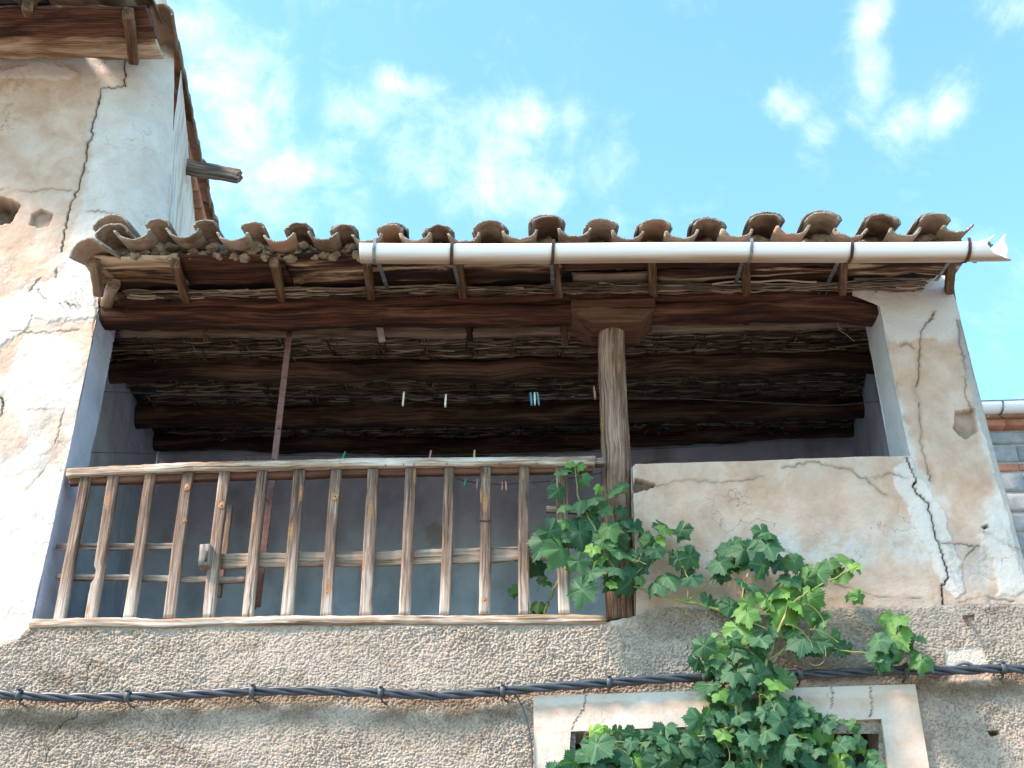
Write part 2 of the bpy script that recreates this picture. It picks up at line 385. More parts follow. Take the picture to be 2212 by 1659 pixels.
def m_tile():
    m, t, b = newmat('lichened_clay_tile'); geo = t.nodes.new('ShaderNodeNewGeometry'); pos = geo.outputs['Position']
    r = ATT(t, 'rnd').outputs['Fac']; oc = ATT(t, 'outer').outputs['Fac']
    n1 = NOISE(t, pos, 9, 6, .65, .5); n2 = NOISE(t, pos, 60, 5, .65); n3 = NOISE(t, pos, 190, 3, .6)
    col = RAMP(t, M_(t, 'ADD', n1, M_(t, 'MULTIPLY', M_(t, 'SUBTRACT', r, .5), .5)), [(.28, (.13, .08, .05)), (.45, (.24, .165, .11)), (.6, (.36, .27, .195)), (.80, (.38, .20, .12))])
    lf = RAMP(t, M_(t, 'ADD', M_(t, 'MULTIPLY', oc, .42), n2), [(.62, 0), (.78, 1)])
    col = MIX(t, M_(t, 'MULTIPLY', lf, oc), col, MIX(t, RAMP(t, n3, [(.4, 0), (.62, 1)]), (.055, .045, .04), (.40, .38, .33)))
    col = MIX(t, RAMP(t, n2, [(.3, .6), (.42, 0)]), col, (.07, .045, .03))
    t.links.new(col, b.inputs['Base Color']); b.inputs['Roughness'].default_value = .93
    bump(t, b, M_(t, 'ADD', n2, M_(t, 'MULTIPLY', n3, .7)), .9, .006); return m
M_TILE = m_tile()
def m_reed():
    m, t, b = newmat('woven_reed'); g = ATT(t, 'rnd').outputs['Fac']; geo = t.nodes.new('ShaderNodeNewGeometry')
    n = NOISE(t, MAP(t, geo.outputs['Position'], (6, 120, 120)), 1, 3, .6)
    col = RAMP(t, M_(t, 'ADD', g, M_(t, 'MULTIPLY', M_(t, 'SUBTRACT', n, .5), .5)), [(.1, (.025, .016, .010)), (.5, (.12, .08, .052)), (.95, (.40, .32, .235))])
    t.links.new(col, b.inputs['Base Color']); b.inputs['Roughness'].default_value = .8; return m
M_REED = m_reed()
def m_gutter():
    m, t, b = newmat('stained_white_plastic'); geo = t.nodes.new('ShaderNodeNewGeometry'); pos = geo.outputs['Position']
    a = ATT(t, 'low').outputs['Fac']; rs = ATT(t, 'rust').outputs['Fac']
    n1 = NOISE(t, MAP(t, pos, (1.3, 18, 18)), 1, 5, .6); n2 = NOISE(t, pos, 60, 4, .6)
    f = M_(t, 'ADD', a, M_(t, 'MULTIPLY', M_(t, 'SUBTRACT', n1, .5), .5))
    col = MIX(t, RAMP(t, f, [(.40, 0), (.68, .4), (.98, 1)]), (.80, .81, .82), (.33, .21, .11))
    col = MIX(t, M_(t, 'MULTIPLY', rs, RAMP(t, n2, [(.3, .3), (.6, 1)])), col, (.34, .15, .05))
    t.links.new(col, b.inputs['Base Color']); b.inputs['Roughness'].default_value = .38; b.inputs['Specular IOR Level'].default_value = .5
    bump(t, b, n2, .15, .001); return m
M_GUT = m_gutter()

# ------------------------------------------------------------------ ground
g = mesh_obj('ground', [(-300, -300, 0), (300, -300, 0), (300, 300, 0), (-300, 300, 0)], [[0, 1, 2, 3]], M_GROUND)
tag(g, kind='structure')

house = empty('old_house', (0, 6, 0), 'crumbling whitewashed house with an open timber loggia under a clay tile roof', 'house')
YF = 6.0
# ------------------------------------------------------------------ plaster surfaces
crk = []   # (polyline, half width, depth)
def CR(pts, wd, seed, amp=3.0, n=8): crk.append((crackpoly(pts, YF, amp, seed, n), wd*(.45 if seed not in (3, 14, 11) else .58)))
CR([(275, 100), (268, 150), (270, 183), (245, 188), (219, 190), (213, 225), (202, 262), (198, 300), (190, 320), (183, 355), (172, 400), (158, 432), (146, 470), (140, 510), (134, 545)], .0085, 3, 3.5, 5)
CR([(134, 545), (125, 580), (120, 600)], .004, 4)
CR([(87, 600), (75, 612), (63, 628)], .004, 5); CR([(80, 625), (97, 645), (133, 651), (167, 666)], .004, 6)
CR([(25, 716), (83, 720), (173, 713)], .0035, 7); CR([(213, 665), (206, 690), (204, 735)], .004, 8)
CR([(60, 888), (96, 886), (143, 884)], .002, 9); CR([(140, 885), (127, 935), (107, 998), (80, 1030), (43, 1068)], .002, 10)
CR([(-3, 850), (8, 871), (6, 890), (-3, 912)], .006, 11)
CR([(2019, 672), (2010, 690), (1989, 714), (1989, 752), (1986, 802), (1978, 850), (1985, 880)], .0055, 12)
CR([(1985, 880), (1990, 960), (2003, 1010), (2010, 1040)], .003, 40)
CR([(2066, 690), (2080, 760), (2087, 800), (2085, 850), (2100, 890)], .003, 13)
CR([(1957, 990), (1965, 1010), (1978, 1040), (1971, 1053), (1983, 1070), (2001, 1086), (2014, 1128), (2027, 1175), (2040, 1214), (2050, 1248), (2034, 1265), (2037, 1300), (2036, 1320)], .0065, 14)
CR([(2030, 1175), (2070, 1177), (2115, 1183)], .0035, 15); CR([(2112, 1180), (2090, 1200), (2075, 1225)], .003, 16)
CR([(1374, 1040), (1420, 1052), (1480, 1038), (1560, 1044), (1650, 1030)], .0028, 17)
CR([(1690, 1012), (1760, 998), (1790, 1008), (1840, 1018), (1915, 1070)], .0035, 18)
CR([(1890, 1035), (1925, 1022), (1960, 1035)], .003, 19)
CR([(1700, 1190), (1800, 1260), (1900, 1290), (1990, 1292)], .002, 20)
CR([(1915, 893), (1950, 900), (1960, 915)], .0035, 21); CR([(2190, 1300), (2120, 1290), (2070, 1302)], .003, 22)
CR([(2200, 1190), (2150, 1165), (2120, 1150)], .0025, 23)
CR([(180, 458), (215, 457), (250, 462), (275, 480)], .0025, 24)
CR([(0, 408), (60, 412), (110, 406), (155, 412)], .003, 25, 4)
CR([(1945, 745), (1960, 740), (1975, 750)], .003, 26)
CR([(367, 287), (362, 320), (352, 360), (340, 430), (333, 477)], .007, 27)
TAN = [([(-200, 150), (170, 150), (205, 200), (190, 300), (170, 400), (150, 520), (120, 620), (40, 640), (-200, 620)], 1.0, 26),
       ([(40, 690), (215, 690), (205, 780), (180, 900), (160, 960), (175, 790), (150, 730), (60, 740), (-100, 900), (-100, 840)], .62, 14),
       ([(1910, 730), (2090, 730), (2110, 900), (2150, 1060), (2080, 1170), (2015, 1050), (1960, 940)], .95, 14),
       ([(1360, 960), (1950, 960), (1990, 1100), (1900, 1180), (1600, 1180), (1500, 1240), (1360, 1290)], .85, 30),
       ([(1360, 1180), (2000, 1180), (2220, 1250), (2220, 1340), (1360, 1360)], .85, 70),
       ([(2000, 1080), (2140, 1050), (2180, 1200), (2060, 1260)], .60, 25),
       ([(180, 180), (215, 170), (190, 400), (150, 560), (130, 540)], .8, 12),
       ([(90, 900), (160, 880), (150, 1010), (110, 1050)], .5, 20), ([(-50, 880), (60, 900), (40, 1000), (-50, 1010)], .55, 20),
       ([(-100, 1190), (60, 1210), (90, 1300), (-100, 1330)], .25, 30)]
WHT = [([(1838, 560), (2075, 560), (2068, 690), (2030, 735), (1985, 728), (1935, 750), (1905, 700), (1850, 640)], 1.0, 12),
       ([(1925, 1010), (1960, 975), (1995, 1050), (2040, 1110), (2070, 1200), (2085, 1280), (2060, 1300), (2035, 1270), (2000, 1190), (1960, 1110)], .74, 9),
       ([(60, 610), (215, 590), (210, 640), (200, 690), (140, 700), (110, 690), (60, 690), (0, 780), (-60, 800), (20, 700)], .95, 16),
       ([(-60, 140), (120, 140), (180, 160), (160, 175), (-60, 172)], .8, 10),
       ([(2110, 1140), (2150, 1100), (2230, 1280), (2160, 1300), (2140, 1250)], .7, 15),
       ([(360, 290), (385, 330), (350, 470), (310, 490), (345, 380)], .9, 8),
       ([(1385, 1080), (1420, 1060), (1440, 1250), (1385, 1300)], .42, 25)]
GRY = [([(2060, 690), (2120, 690), (2160, 850), (2200, 985), (2290, 1290), (2222, 1290), (2165, 1085), (2137, 985), (2118, 920), (2092, 830), (2075, 750)], .9, 6),
       ([(2030, 1170), (2130, 1180), (2150, 1290), (2060, 1290)], .45, 12)]
HOLES = [([(-60, 430), (8, 424), (42, 440), (30, 462), (22, 480), (-60, 480)], .16), ([(68, 462), (88, 452), (112, 462), (104, 486), (84, 490), (64, 484)], .035),
         ([(1370, 1036), (1392, 1040), (1418, 1050), (1404, 1056), (1366, 1066)], .05), ([(2064, 888), (2103, 884), (2112, 930), (2085, 948), (2060, 925)], .045),
         ([(2120, 1139), (2131, 1136), (2134, 1142), (2124, 1145)], .05)]
def masks(X, Y, Z):
    # the front plane (YF) is what the stains are laid out on
    px, py = proj(X, np.full_like(X, YF), Z)
    o = {}
    for key, lst in (('tan', TAN), ('white', WHT), ('grey', GRY)):
        m = np.zeros_like(px)
        for i, (poly, v, amp) in enumerate(lst): m = np.maximum(m, softpoly(px, py, poly, amp*(1.5 if key == 'tan' else .9), amp*1.8, 31+i*7)*v)
        o[key] = m
    o['tan'] = np.clip(o['tan']+(fbm(px*.012, py*.012, 77, 4)-.5)*.5, 0, 1.1)
    c = np.zeros_like(px); d = np.zeros_like(px)
    for poly, wd in crk:
        q = polydist(X, Z, poly); wl = wd*(.25+1.5*fbm(X*13, Z*13, 5, 3)); w2 = np.maximum(wl, .0048); am_ = np.clip(wl/.0042, 0, 1)*(1 if wd > .0035 else smooth(.12, .38, vnoise(X*7, Z*7, 91+int(wd*1e5) % 50)))
        c = np.maximum(c, (1-smooth(w2*.45, w2*1.0, q))*am_); d = np.maximum(d, (1-smooth(wl, wl+.025, q))*.45)
    hol = np.zeros_like(px)
    for i, (poly, dep) in enumerate(HOLES):
        s = softpoly(px, py, poly, 1.5, 4, 60+i, .08); hol = np.maximum(hol, s*dep); d = np.maximum(d, s*1.0); c = np.maximum(c, s*(.75 if i in (0, 2, 4) else .15)*(.6+.6*fbm(X*30, Z*30, 66, 3)))  # shade inside the holes is also painted in, on top of their relief
    o['crack'] = c; o['dirt_shade'] = d*(fbm(X*14, Z*14, 8, 3)*1.3)
    top = smooth(.45, .6, o['white'])
    disp = -np.where(hol > .001, 0, c)*.018 - hol*(1-.25*fbm(X*25, Z*25, 9, 3)) + top*.004 + (fbm(X*1.6, Z*1.6, 21, 4)-.5)*.05 + (fbm(X*12, Z*12, 22, 4)-.5)*.012
    return o, disp
def patch(name, A, B, nu, nv, parent, label=None, mat=None, push=(0, -1, 0), bend=None, lay=None, amp=1.0):
    """ruled surface between two 3-D polylines A and B, dense, with stains, cracks and real relief"""
    A = resample(A, nv); B = resample(B, nv); u = np.linspace(0, 1, nu)[None, :, None]
    G = A[:, None, :]*(1-u)+B[:, None, :]*u; X, Y, Z = G[..., 0], G[..., 1].copy(), G[..., 2]
    o, disp = masks(X, Y, Z)
    if lay: lay(o, X, Y, Z)
    disp = disp*amp
    pu = np.array(push, float); G = G+disp[..., None]*pu
    if bend is not None: bend(G)
    V = G.reshape(-1, 3); Fc = gridfaces(nu, nv)
    return mesh_obj(name, V, Fc, mat or M_PL, parent, label, {k: v.ravel() for k, v in o.items()})
v3 = lambda x, y, Y=YF: tuple(P(x, y, Y))
JL = [v3(66, 1356), v3(143, 1005), v3(180, 830), v3(213, 669)]
# left wall and tower front, with a rounded corner at the tower
RC = .34
zc0, zc1 = P(300, 560).z, P(300, 500).z
cornx = lambda z: np.interp(z, [P(325, 480).z, P(365, 130).z], [P(325, 480).x, P(362, 130).x])
def bend_tower(G):
    X, Z = G[..., 0], G[..., 2]; d = np.clip(X-(cornx(Z)-RC), 0, RC*.995)
    G[..., 1] += (RC-np.sqrt(RC*RC-d*d))*smooth(zc0, zc1, Z)
patch('plaster_wall', [v3(-220, 1420), v3(-220, -30), ], [v3(66, 1420), v3(66, 1356), v3(143, 1005), v3(180, 830), v3(213, 669), v3(216, 610), v3(290, 560), v3(332, 500), v3(345, 300), v3(362, 60), v3(352, -30)],
      260, 720, house, 'cracked tan and white plaster wall left of the loggia', bend=bend_tower)
# tower flank
def onflank(x, y, pa=(-2.32, YF+RC), pb=(-2.88, 8.7)):
    d = ray(x, y); n = (pb[1]-pa[1], -(pb[0]-pa[0])); t = (n[0]*pa[0]+n[1]*pa[1])/(n[0]*d[0]+n[1]*d[1])
    return (d[0]*t, d[1]*t, CAMZ+d[2]*t)
cz = lambda z: float(cornx(np.array(z)))
def flank_lay(o, X, Y, Z):
    o['tan'][:] = fbm(Y*3, Z*3, 3, 4)*.9; o['white'][:] = smooth(.5, .58, fbm(Y*2+3, Z*2, 6, 4)); o['tan'][:] = np.clip(o['tan']+smooth(6.9, 6.5, Z+.25*fbm(Y*4, Z*4, 8, 4)+.12*(Y-6.3))*.8, 0, 1); o['white'][:] *= smooth(6.5, 6.9, Z); q_ = Z+.5*fbm(Y*2.2, Z*2.2, 5, 4)+.35*(Y-6.3); o['crack'][:] = (1-smooth(.004, .012, np.abs(q_-7.05)))+(1-smooth(.003, .010, np.abs(q_-7.45+.6*(Y-6.3))))*.8; o['crack'][:] = np.clip(o['crack'], 0, 1)*smooth(.35, .5, fbm(Y*6, Z*6, 3, 2)); o['grey'][:] = 0; o['dirt_shade'][:] = smooth(.5, .7, fbm(Y*8, Z*3, 9, 4))*.6
patch('tower_side_wall', [(cz(5.3)-.004, YF+.285, 5.72), (cz(7.9)-.004, YF+.285, 7.70)], [(-2.81, 8.7, 6.12), (-2.81, 8.7, 8.16)], 160, 200, house,
      'peeling white side of the tower above the loggia roof', push=(1, 0, 0), lay=flank_lay, amp=.5)
# right pillar and parapet
PLx = [v3(2042, 1345), v3(1965, 985)]
patch('pillar', [v3(1965, 985), v3(1900, 662), v3(1840, 640), v3(1846, 585)], [v3(2150, 985), v3(2066, 652), v3(2062, 640), v3(2056, 570)], 90, 190, house, 'tan and white plaster pillar at the right end of the loggia')
pb = patch('parapet', [v3(1374, 1345), v3(1372, 1250), v3(1366, 1010), v3(1372, 1004)], [v3(1965, 1345), v3(1965, 985)], 270, 160, house, 'cracked tan plaster parapet right of the wooden post')
patch('pillar_base', [v3(1965, 1345), v3(1965, 985)], [v3(2246, 1345), v3(2150, 985)], 130, 160, house, 'white patched plaster below the right pillar')
def plain_lay(t=.0, wv=0.0, sd=1, dirt_shade=.3, blue=0):
    def f(o, X, Y, Z):
        k = X+Y; o['blue'] = np.full_like(X, float(blue))  # blue carries the painted sky light tint
        o['tan'][:] = t+ (fbm(k*3, Z*3, sd, 4)-.5)*.5; o['white'][:] = wv; o['grey'][:] = 0; o['crack'][:] = 0
        o['dirt_shade'][:] = smooth(.6, .8, fbm(k*6, Z*5, sd+3, 5))*dirt_shade
    return f
back = lambda p, dy, dx=0: (p[0]+dx, p[1]+dy, p[2])
ZFL = P(600, 1345).z
# jambs
JT = .31
patch('jamb', JL+[v3(216, 610)], [back(p, JT) for p in JL+[v3(216, 610)]], 24, 160, house, 'white reveal, blue sky light in its colour, at the left end of the loggia', push=(1, 0, 0), lay=plain_lay(.0, .0, 4, .5, 1), amp=.6)
JR = [v3(1965, 985), v3(1930, 800), v3(1900, 655), v3(1890, 600)]
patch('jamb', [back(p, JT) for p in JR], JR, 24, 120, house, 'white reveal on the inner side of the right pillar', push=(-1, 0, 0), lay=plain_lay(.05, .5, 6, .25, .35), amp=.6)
PTh = .22
patch('parapet_top', [v3(1366, 1004), v3(1965, 985)], [back(v3(1366, 1004), PTh), back(v3(1965, 985), PTh)], 14, 120, house, None, push=(0, 0, 1), lay=plain_lay(.5, 0, 8), amp=.3)
patch('parapet_back', [back(v3(1366, 1345), PTh), back(v3(1366, 1004), PTh)], [back(v3(1965, 1345), PTh), back(v3(1965, 985), PTh)], 20, 20, house, None, push=(0, 1, 0), lay=plain_lay(.3, 0, 8), amp=.3)
patch('parapet_end', [back(v3(1374, 1345), PTh), back(v3(1366, 1004), PTh)], [v3(1374, 1345), v3(1366, 1004)], 12, 60, house, None, push=(-1, 0, 0), lay=plain_lay(.4, 0, 8), amp=.3)
# outer right side of the house (seen from a step aside)
patch('side_wall', [v3(2246, 1345), v3(2150, 985), v3(2066, 652), v3(2056, 570)], [(3.1, 9.5, v3(2150, 1345)[2]), (3.1, 9.5, 6.1)], 60, 120, house,
      'rough grey outer side of the right pillar', push=(1, 0, 0), lay=lambda o, X, Y, Z: (o['grey'].__setitem__(slice(None), 1.0), o['crack'].__setitem__(slice(None), 0), o['dirt_shade'].__setitem__(slice(None), 0)), amp=.6)

# ------------------------------------------------------------------ loggia interior
ZB, SB, YB0 = 5.42, .17, 6.03                # plane that carries the undersides of the ceiling logs
log_y = [(795, 46), (893, 52), (958, 40)]
back_pt = PX(700, 985, ZB, SB, YB0); YBK = back_pt.y+.12
lc = P(338, 1000, YBK).x; rc = P(1848, 1000, YBK).x
lj = JL[1][0]; rj = JR[0][0]
def lay_in(o, X, Y, Z):
    k = X+Y*.7; o['blue'] = .75+.3*(fbm(k*1.3, Z*1.3, 31, 3)-.5)  # blue sky light painted over the shaded inner walls
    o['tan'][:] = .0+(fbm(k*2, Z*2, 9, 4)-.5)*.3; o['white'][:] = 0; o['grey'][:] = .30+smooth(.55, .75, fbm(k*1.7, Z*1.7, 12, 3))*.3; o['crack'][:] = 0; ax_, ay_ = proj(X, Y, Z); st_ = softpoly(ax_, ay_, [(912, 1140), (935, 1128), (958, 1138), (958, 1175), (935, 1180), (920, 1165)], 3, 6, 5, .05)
    o['grey'][:] = np.maximum(o['grey'], st_); o['blue'] = o['blue']*(1-.7*st_); o['dirt_shade'][:] = smooth(.50, .8, fbm(k*4, Z*2.5, 14, 5))*.7+smooth(.6, .75, fbm(k*9, Z*1.2, 24, 4))*.5
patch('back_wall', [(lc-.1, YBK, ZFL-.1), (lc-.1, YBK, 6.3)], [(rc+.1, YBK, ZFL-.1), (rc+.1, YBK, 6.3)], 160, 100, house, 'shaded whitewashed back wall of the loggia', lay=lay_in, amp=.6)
icr = crackpoly([(262, 880), (270, 920), (285, 955), (300, 980), (315, 1000)], 6.9, 3, 5)
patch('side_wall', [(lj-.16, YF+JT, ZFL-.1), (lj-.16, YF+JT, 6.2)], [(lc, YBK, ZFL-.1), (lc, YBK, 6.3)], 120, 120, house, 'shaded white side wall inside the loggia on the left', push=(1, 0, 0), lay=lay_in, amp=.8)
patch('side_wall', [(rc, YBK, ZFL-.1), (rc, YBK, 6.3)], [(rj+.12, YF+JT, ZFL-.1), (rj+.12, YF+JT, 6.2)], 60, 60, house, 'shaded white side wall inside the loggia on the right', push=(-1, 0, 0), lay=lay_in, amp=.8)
for a, b in (((lj-.16), lj+.02), (rj-.10, rj+.12)):
    pass
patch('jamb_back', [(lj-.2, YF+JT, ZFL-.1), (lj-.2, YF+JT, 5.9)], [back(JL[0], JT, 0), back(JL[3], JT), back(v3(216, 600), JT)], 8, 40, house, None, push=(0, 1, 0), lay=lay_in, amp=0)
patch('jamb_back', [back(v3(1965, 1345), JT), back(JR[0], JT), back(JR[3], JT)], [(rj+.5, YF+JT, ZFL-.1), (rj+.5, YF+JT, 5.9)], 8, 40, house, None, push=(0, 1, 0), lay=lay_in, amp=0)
mesh_obj('loggia_floor', [(lc-.3, YF+.02, ZFL-.03), (rc+.3, YF+.02, ZFL-.03), (rc+.3, YBK+.1, ZFL-.03), (lc-.3, YBK+.1, ZFL-.03)], [[0, 1, 2, 3]], simple('worn_cement_floor', (.22, .20, .18), (.34, .31, .28), 4, .9), house)
# ceiling logs
for i, (yy, hh) in enumerate(log_y):
    r = hh*.00135+.085*0
    c_ = PX(1100, yy, ZB+.075, SB, YB0); dpt = c_.y*math.cos(TH)+(c_.z-CAMZ)*math.sin(TH); dia = hh*dpt/F*1.0
    xl, xr = lc-.25, rc+.25
    zs = [c_.z+[(.02, 0, .0), (.02, .01, .02), (.08, -.02, .10)][i][k] for k in range(3)]
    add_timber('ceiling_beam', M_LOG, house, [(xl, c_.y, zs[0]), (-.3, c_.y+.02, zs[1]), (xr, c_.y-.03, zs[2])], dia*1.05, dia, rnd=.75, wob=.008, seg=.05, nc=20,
               label=['rough ceiling log nearest the front beam', 'middle ceiling log of the loggia', 'ceiling log along the top of the back wall'][i])
# main front beam: two rounded lobes along the opening
pL, pR, pC = P(222, 672, 6.08), P(1895, 655, 6.08), P(1320, 662, 6.08)
mb = MB()
mid = (pL+pR)/2
bm = [pL, P(700, 672, 6.08), P(1100, 665, 6.08), pC, P(1800, 657, 6.10), pR+Vector((.12, .06, 0))]
V, Fc, G = timber([q+Vector((0, 0, .028)) for q in bm], .20, .105, rnd=.55, wob=.006, seg=.04, nc=20); mb.add(V, Fc, gc=np.array(G))
V, Fc, G = timber([q+Vector((0, .01, -.052)) for q in bm], .18, .085, rnd=.6, wob=.006, seg=.04, nc=20); mb.add(V, Fc, gc=np.array(G))
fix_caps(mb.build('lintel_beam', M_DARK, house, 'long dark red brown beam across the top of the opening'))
# grey plank behind the beam
add_timber('ceiling_plank', M_GREYB, house, [P(262, 712, 6.42), P(1000, 712, 6.42), P(1240, 708, 6.42)], .05, .10, rnd=.1, wob=.003, label='grey plank behind the front beam on the left')
add_timber('ceiling_plank', M_GREYB, house, [P(1236, 706, 6.42), P(1500, 702, 6.42), P(1905, 690, 6.42)], .05, .10, rnd=.1, wob=.003, label='grey plank behind the front beam on the right')
XE0, XE1 = P(195, 575, 5.6).x, P(2092, 575, 5.6).x
# reeds: woven mat under the roof
def zreed(Y): return ZB+.155+SB*(Y-YB0)
mb = MB(); rs = np.random.RandomState(5)
def reed(pts, r, rnd):
    n = len(pts); V = []
    for k, q in enumerate(pts):
        for (a, b) in ((0, -1), (.9, .1), (0, .8), (-.9, .1)): V.append((q[0], q[1]+a*r, q[2]+b*r))
    mb.add(V, [f[::-1] for f in gridfaces(4, n, 0, True)], rnd=rnd)
Y = 5.86; row = 0
xlim = lambda Y: (XE0+.10 if Y < 6.05 else (lj-.02 if Y < 6.32 else np.interp(Y, [6.3, YBK], [lj-.17, lc])), XE1-.12 if Y < 6.05 else (rj+.1 if Y < 6.32 else np.interp(Y, [6.3, YBK], [rj+.13, rc])))
while Y < YBK:
    x = lj-.35+rs.uniform(0, .5)
    while x < rj+.5:
        ln = rs.uniform(.35, 1.1); n = max(4, int(ln/.035)); ph = (row % 2)*math.pi+rs.uniform(-.4, .4); tilt = rs.uniform(-.035, .035); z0 = rs.uniform(-.006, .006)
        rr = rs.uniform(.0035, .0075); rn = np.clip(rs.normal(.45, .24), 0, 1); am = rs.uniform(.003, .008); yo = rs.uniform(-.006, .006)
        wv_ = rs.uniform(.003, .012); phw = rs.uniform(0, 6)
        pts = []
        for k in range(n):
            xx = x+ln*k/(n-1); pts.append((xx, Y+yo+tilt*(k/(n-1)-.5)+wv_*math.sin(xx*7+phw), zreed(Y)+z0+am*math.sin(xx*2*math.pi/.30+ph)))
        xa, xb_l = xlim(Y); pts = [p for p in pts if xa < p[0] < xb_l]
        if len(pts) > 2: reed(pts, rr, rn)
        x += ln*rs.uniform(.55, .9)
    Y += .0118; row += 1
for k in range(1500):                           # ties and cross canes
    x = rs.choice(np.arange(lj-.2, rj+.4, .30))+rs.uniform(-.045, .045); Y0 = rs.uniform(5.95, YBK-.1); ln = rs.uniform(.03, .09)
    r_ = rs.uniform(.003, .006); rn = np.clip(rs.normal(.4, .25), 0, 1); V = []
    for q in range(3):
        yq = Y0+ln*q/2; zq = zreed(yq)-.014-rs.uniform(0, .006)
        for (a, b) in ((0, -1), (.9, .1), (0, .8), (-.9, .1)): V.append((x+a*r_, yq, zq+b*r_))
    mb.add(V, gridfaces(4, 3, 0, True), rnd=rn)
for k in range(150):                           # loose ends near the back wall
    x = rs.uniform(lj, rj); Y0 = rs.uniform(YBK-.75, YBK-.15); ln = rs.uniform(.08, .2); r_ = .006; rn = np.clip(rs.normal(.65, .25), 0, 1); V = []; dx = rs.uniform(-.5, .5)*(rs.rand() < .4)
    for q in range(4):
        t = q/3; yq = Y0-ln*.6*t; zq = zreed(Y0)-.02-.06*t
        for (a, b) in ((0, -1), (.9, .1), (0, .8), (-.9, .1)): V.append((x+dx*ln*t+a*r_, yq, zq+b*r_))
    mb.add(V, gridfaces(4, 4, 0, True), rnd=rn)
mb.build('reed_ceiling', M_REED, house, 'woven cane matting laid over the ceiling logs')
for pts in ([(1808, 690), (1812, 712), (1830, 724), (1846, 738)], [(1810, 706), (1822, 712)]):
    mb = MB(); tube(mb, [tuple(P(x, y, 6.3)) for x, y in pts], .0035, 5, .002, rnd=.95); mb.build('loose_straw', M_REED, house)
# roof deck above the reeds
def deck(name, x0, x1, y0, y1, zf, th, mat, par, label=None, x1b=None, x0b=None):
    V = [(x0, y0, zf(y0)), (x1, y0, zf(y0)), (x1 if x1b is None else x1b, y1, zf(y1)), (x0 if x0b is None else x0b, y1, zf(y1))]; V += [(a, b, c+th) for a, b, c in V]
    return mesh_obj(name, V, [[3, 2, 1, 0], [4, 5, 6, 7], [0, 1, 5, 4], [1, 2, 6, 5], [2, 3, 7, 6], [3, 0, 4, 7]], mat, par, label, smooth_=False)
XE0, XE1 = P(195, 575, 5.6).x, P(2092, 575, 5.6).x
deck('roof_deck', P(219, 615, 6.0).x, XE1-.16, 5.985, 6.30, lambda y: zreed(y)+.03, .03, M_DARKW, house)
deck('roof_deck', lc-.5, XE1-.05, 6.06, YBK+.2, lambda y: zreed(y)+.034, .03, M_DARKW, house, x1b=rc+.3)
deck('roof_deck', XE0-.02, XE1-.03, 5.60, 6.045, lambda y: 5.462+.17*(y-5.5)+.112, .03, M_DARKW, house)

# ------------------------------------------------------------------ post with capital
post_path = [P(1343, 1345, 6.11), P(1338, 1250, 6.11), P(1332, 1080, 6.11), P(1328, 950, 6.10), P(1322, 800, 6.10), P(1321, 690, 6.10)]
add_timber('post', M_POST, house, post_path, .168, .165, up=(0, 1, 0), rnd=.85, wob=.004, seg=.03, nc=28, tap=(1.04, .93), rough=.0012, label='weathered round wooden post holding up the front beam')
a, b = P(1233, 657, 6.0), P(1414, 653, 6.0); c, d = P(1278, 690, 6.0), P(1383, 687, 6.0)
h_ = .075
prof = [(a.x, a.z+.01), (b.x, b.z+.01), (b.x, b.z-.06), (d.x-.0, d.z-.045), (c.x+.0, c.z-.045), (a.x, a.z-.06)]
mb = MB(); y0, y1 = 5.965, 6.235
inner = [(x, z) for x, z in prof]
V = [(x, y0+.012*0, z) for x, z in prof]+[(x, y1, z) for x, z in prof]
n = 6; Fc = [list(range(n)), [n+i for i in reversed(range(n))]]+[[i, i+n, (i+1) % n+n, (i+1) % n] for i in range(n)]
me_gc = np.array([(p[0], p[1], p[2]) for p in V])+3
oc = mesh_obj('capital', V, Fc, M_CAP, house, 'tapered dark wood block between post and beam', {'gc': me_gc}, False)
bv = oc.modifiers.new('bevel', 'BEVEL'); bv.width = .008; bv.segments = 2

# ------------------------------------------------------------------ eaves: board, brackets, stones, tiles
SE = .17
def ze(Y): return 5.462+SE*(Y-5.5)             # underside of brackets
def eave_board(x0, x1, y0, y1, label, mat=M_BOARD, wav=.006):
    p0 = Vector((x0, (y0+y1)/2, ze((y0+y1)/2)+.072)); p1 = Vector((x1, (y0+y1)/2, ze((y0+y1)/2)+.072))
    d = Vector((0, 1, SE)).normalized(); upv = Vector((0, -SE, 1)).normalized()
    return add_timber('eave_board', mat, house, [p0, (p0+p1)/2, p1], (y1-y0), .026, up=upv, rnd=.06, wob=.003, nc=20, seg=.04, jag=.015, label=label)
xb = [XE0-.02, P(880, 580, 5.6).x, P(1215, 580, 5.6).x, XE1+.02]
eave_board(xb[0], P(385, 580, 5.6).x, 5.50, 5.88, 'pale burnt eave board at the left corner', wood('pale_scorched_board', (.03, .013, .006), (.22, .12, .055), (.56, .44, .30), .50, 2.2, grain=.35, patch=.6))
eave_board(P(385, 580, 5.6).x+.003, P(615, 580, 5.6).x, 5.505, 5.88, 'dark red eave board', M_DARK)
eave_board(P(615, 580, 5.6).x+.003, xb[2], 5.50, 5.88, 'brown and cream streaked eave board')
eave_board(xb[2]+.003, P(1830, 580, 5.6).x, 5.50, 5.74, 'dark eave board behind the gutter', M_DARK)
eave_board(P(1830, 580, 5.6).x+.003, xb[3], 5.50, 5.86, 'streaked eave board over the right pillar')
eave_board(P(1240, 590, 5.8).x, P(1405, 590, 5.8).x, 5.80, 5.94, 'pale board above the beam', M_GREYB)
eave_board(P(1420, 590, 5.8).x, P(1835, 590, 5.8).x, 5.75, 5.93, 'dark board above the beam on the right', M_BOARD)
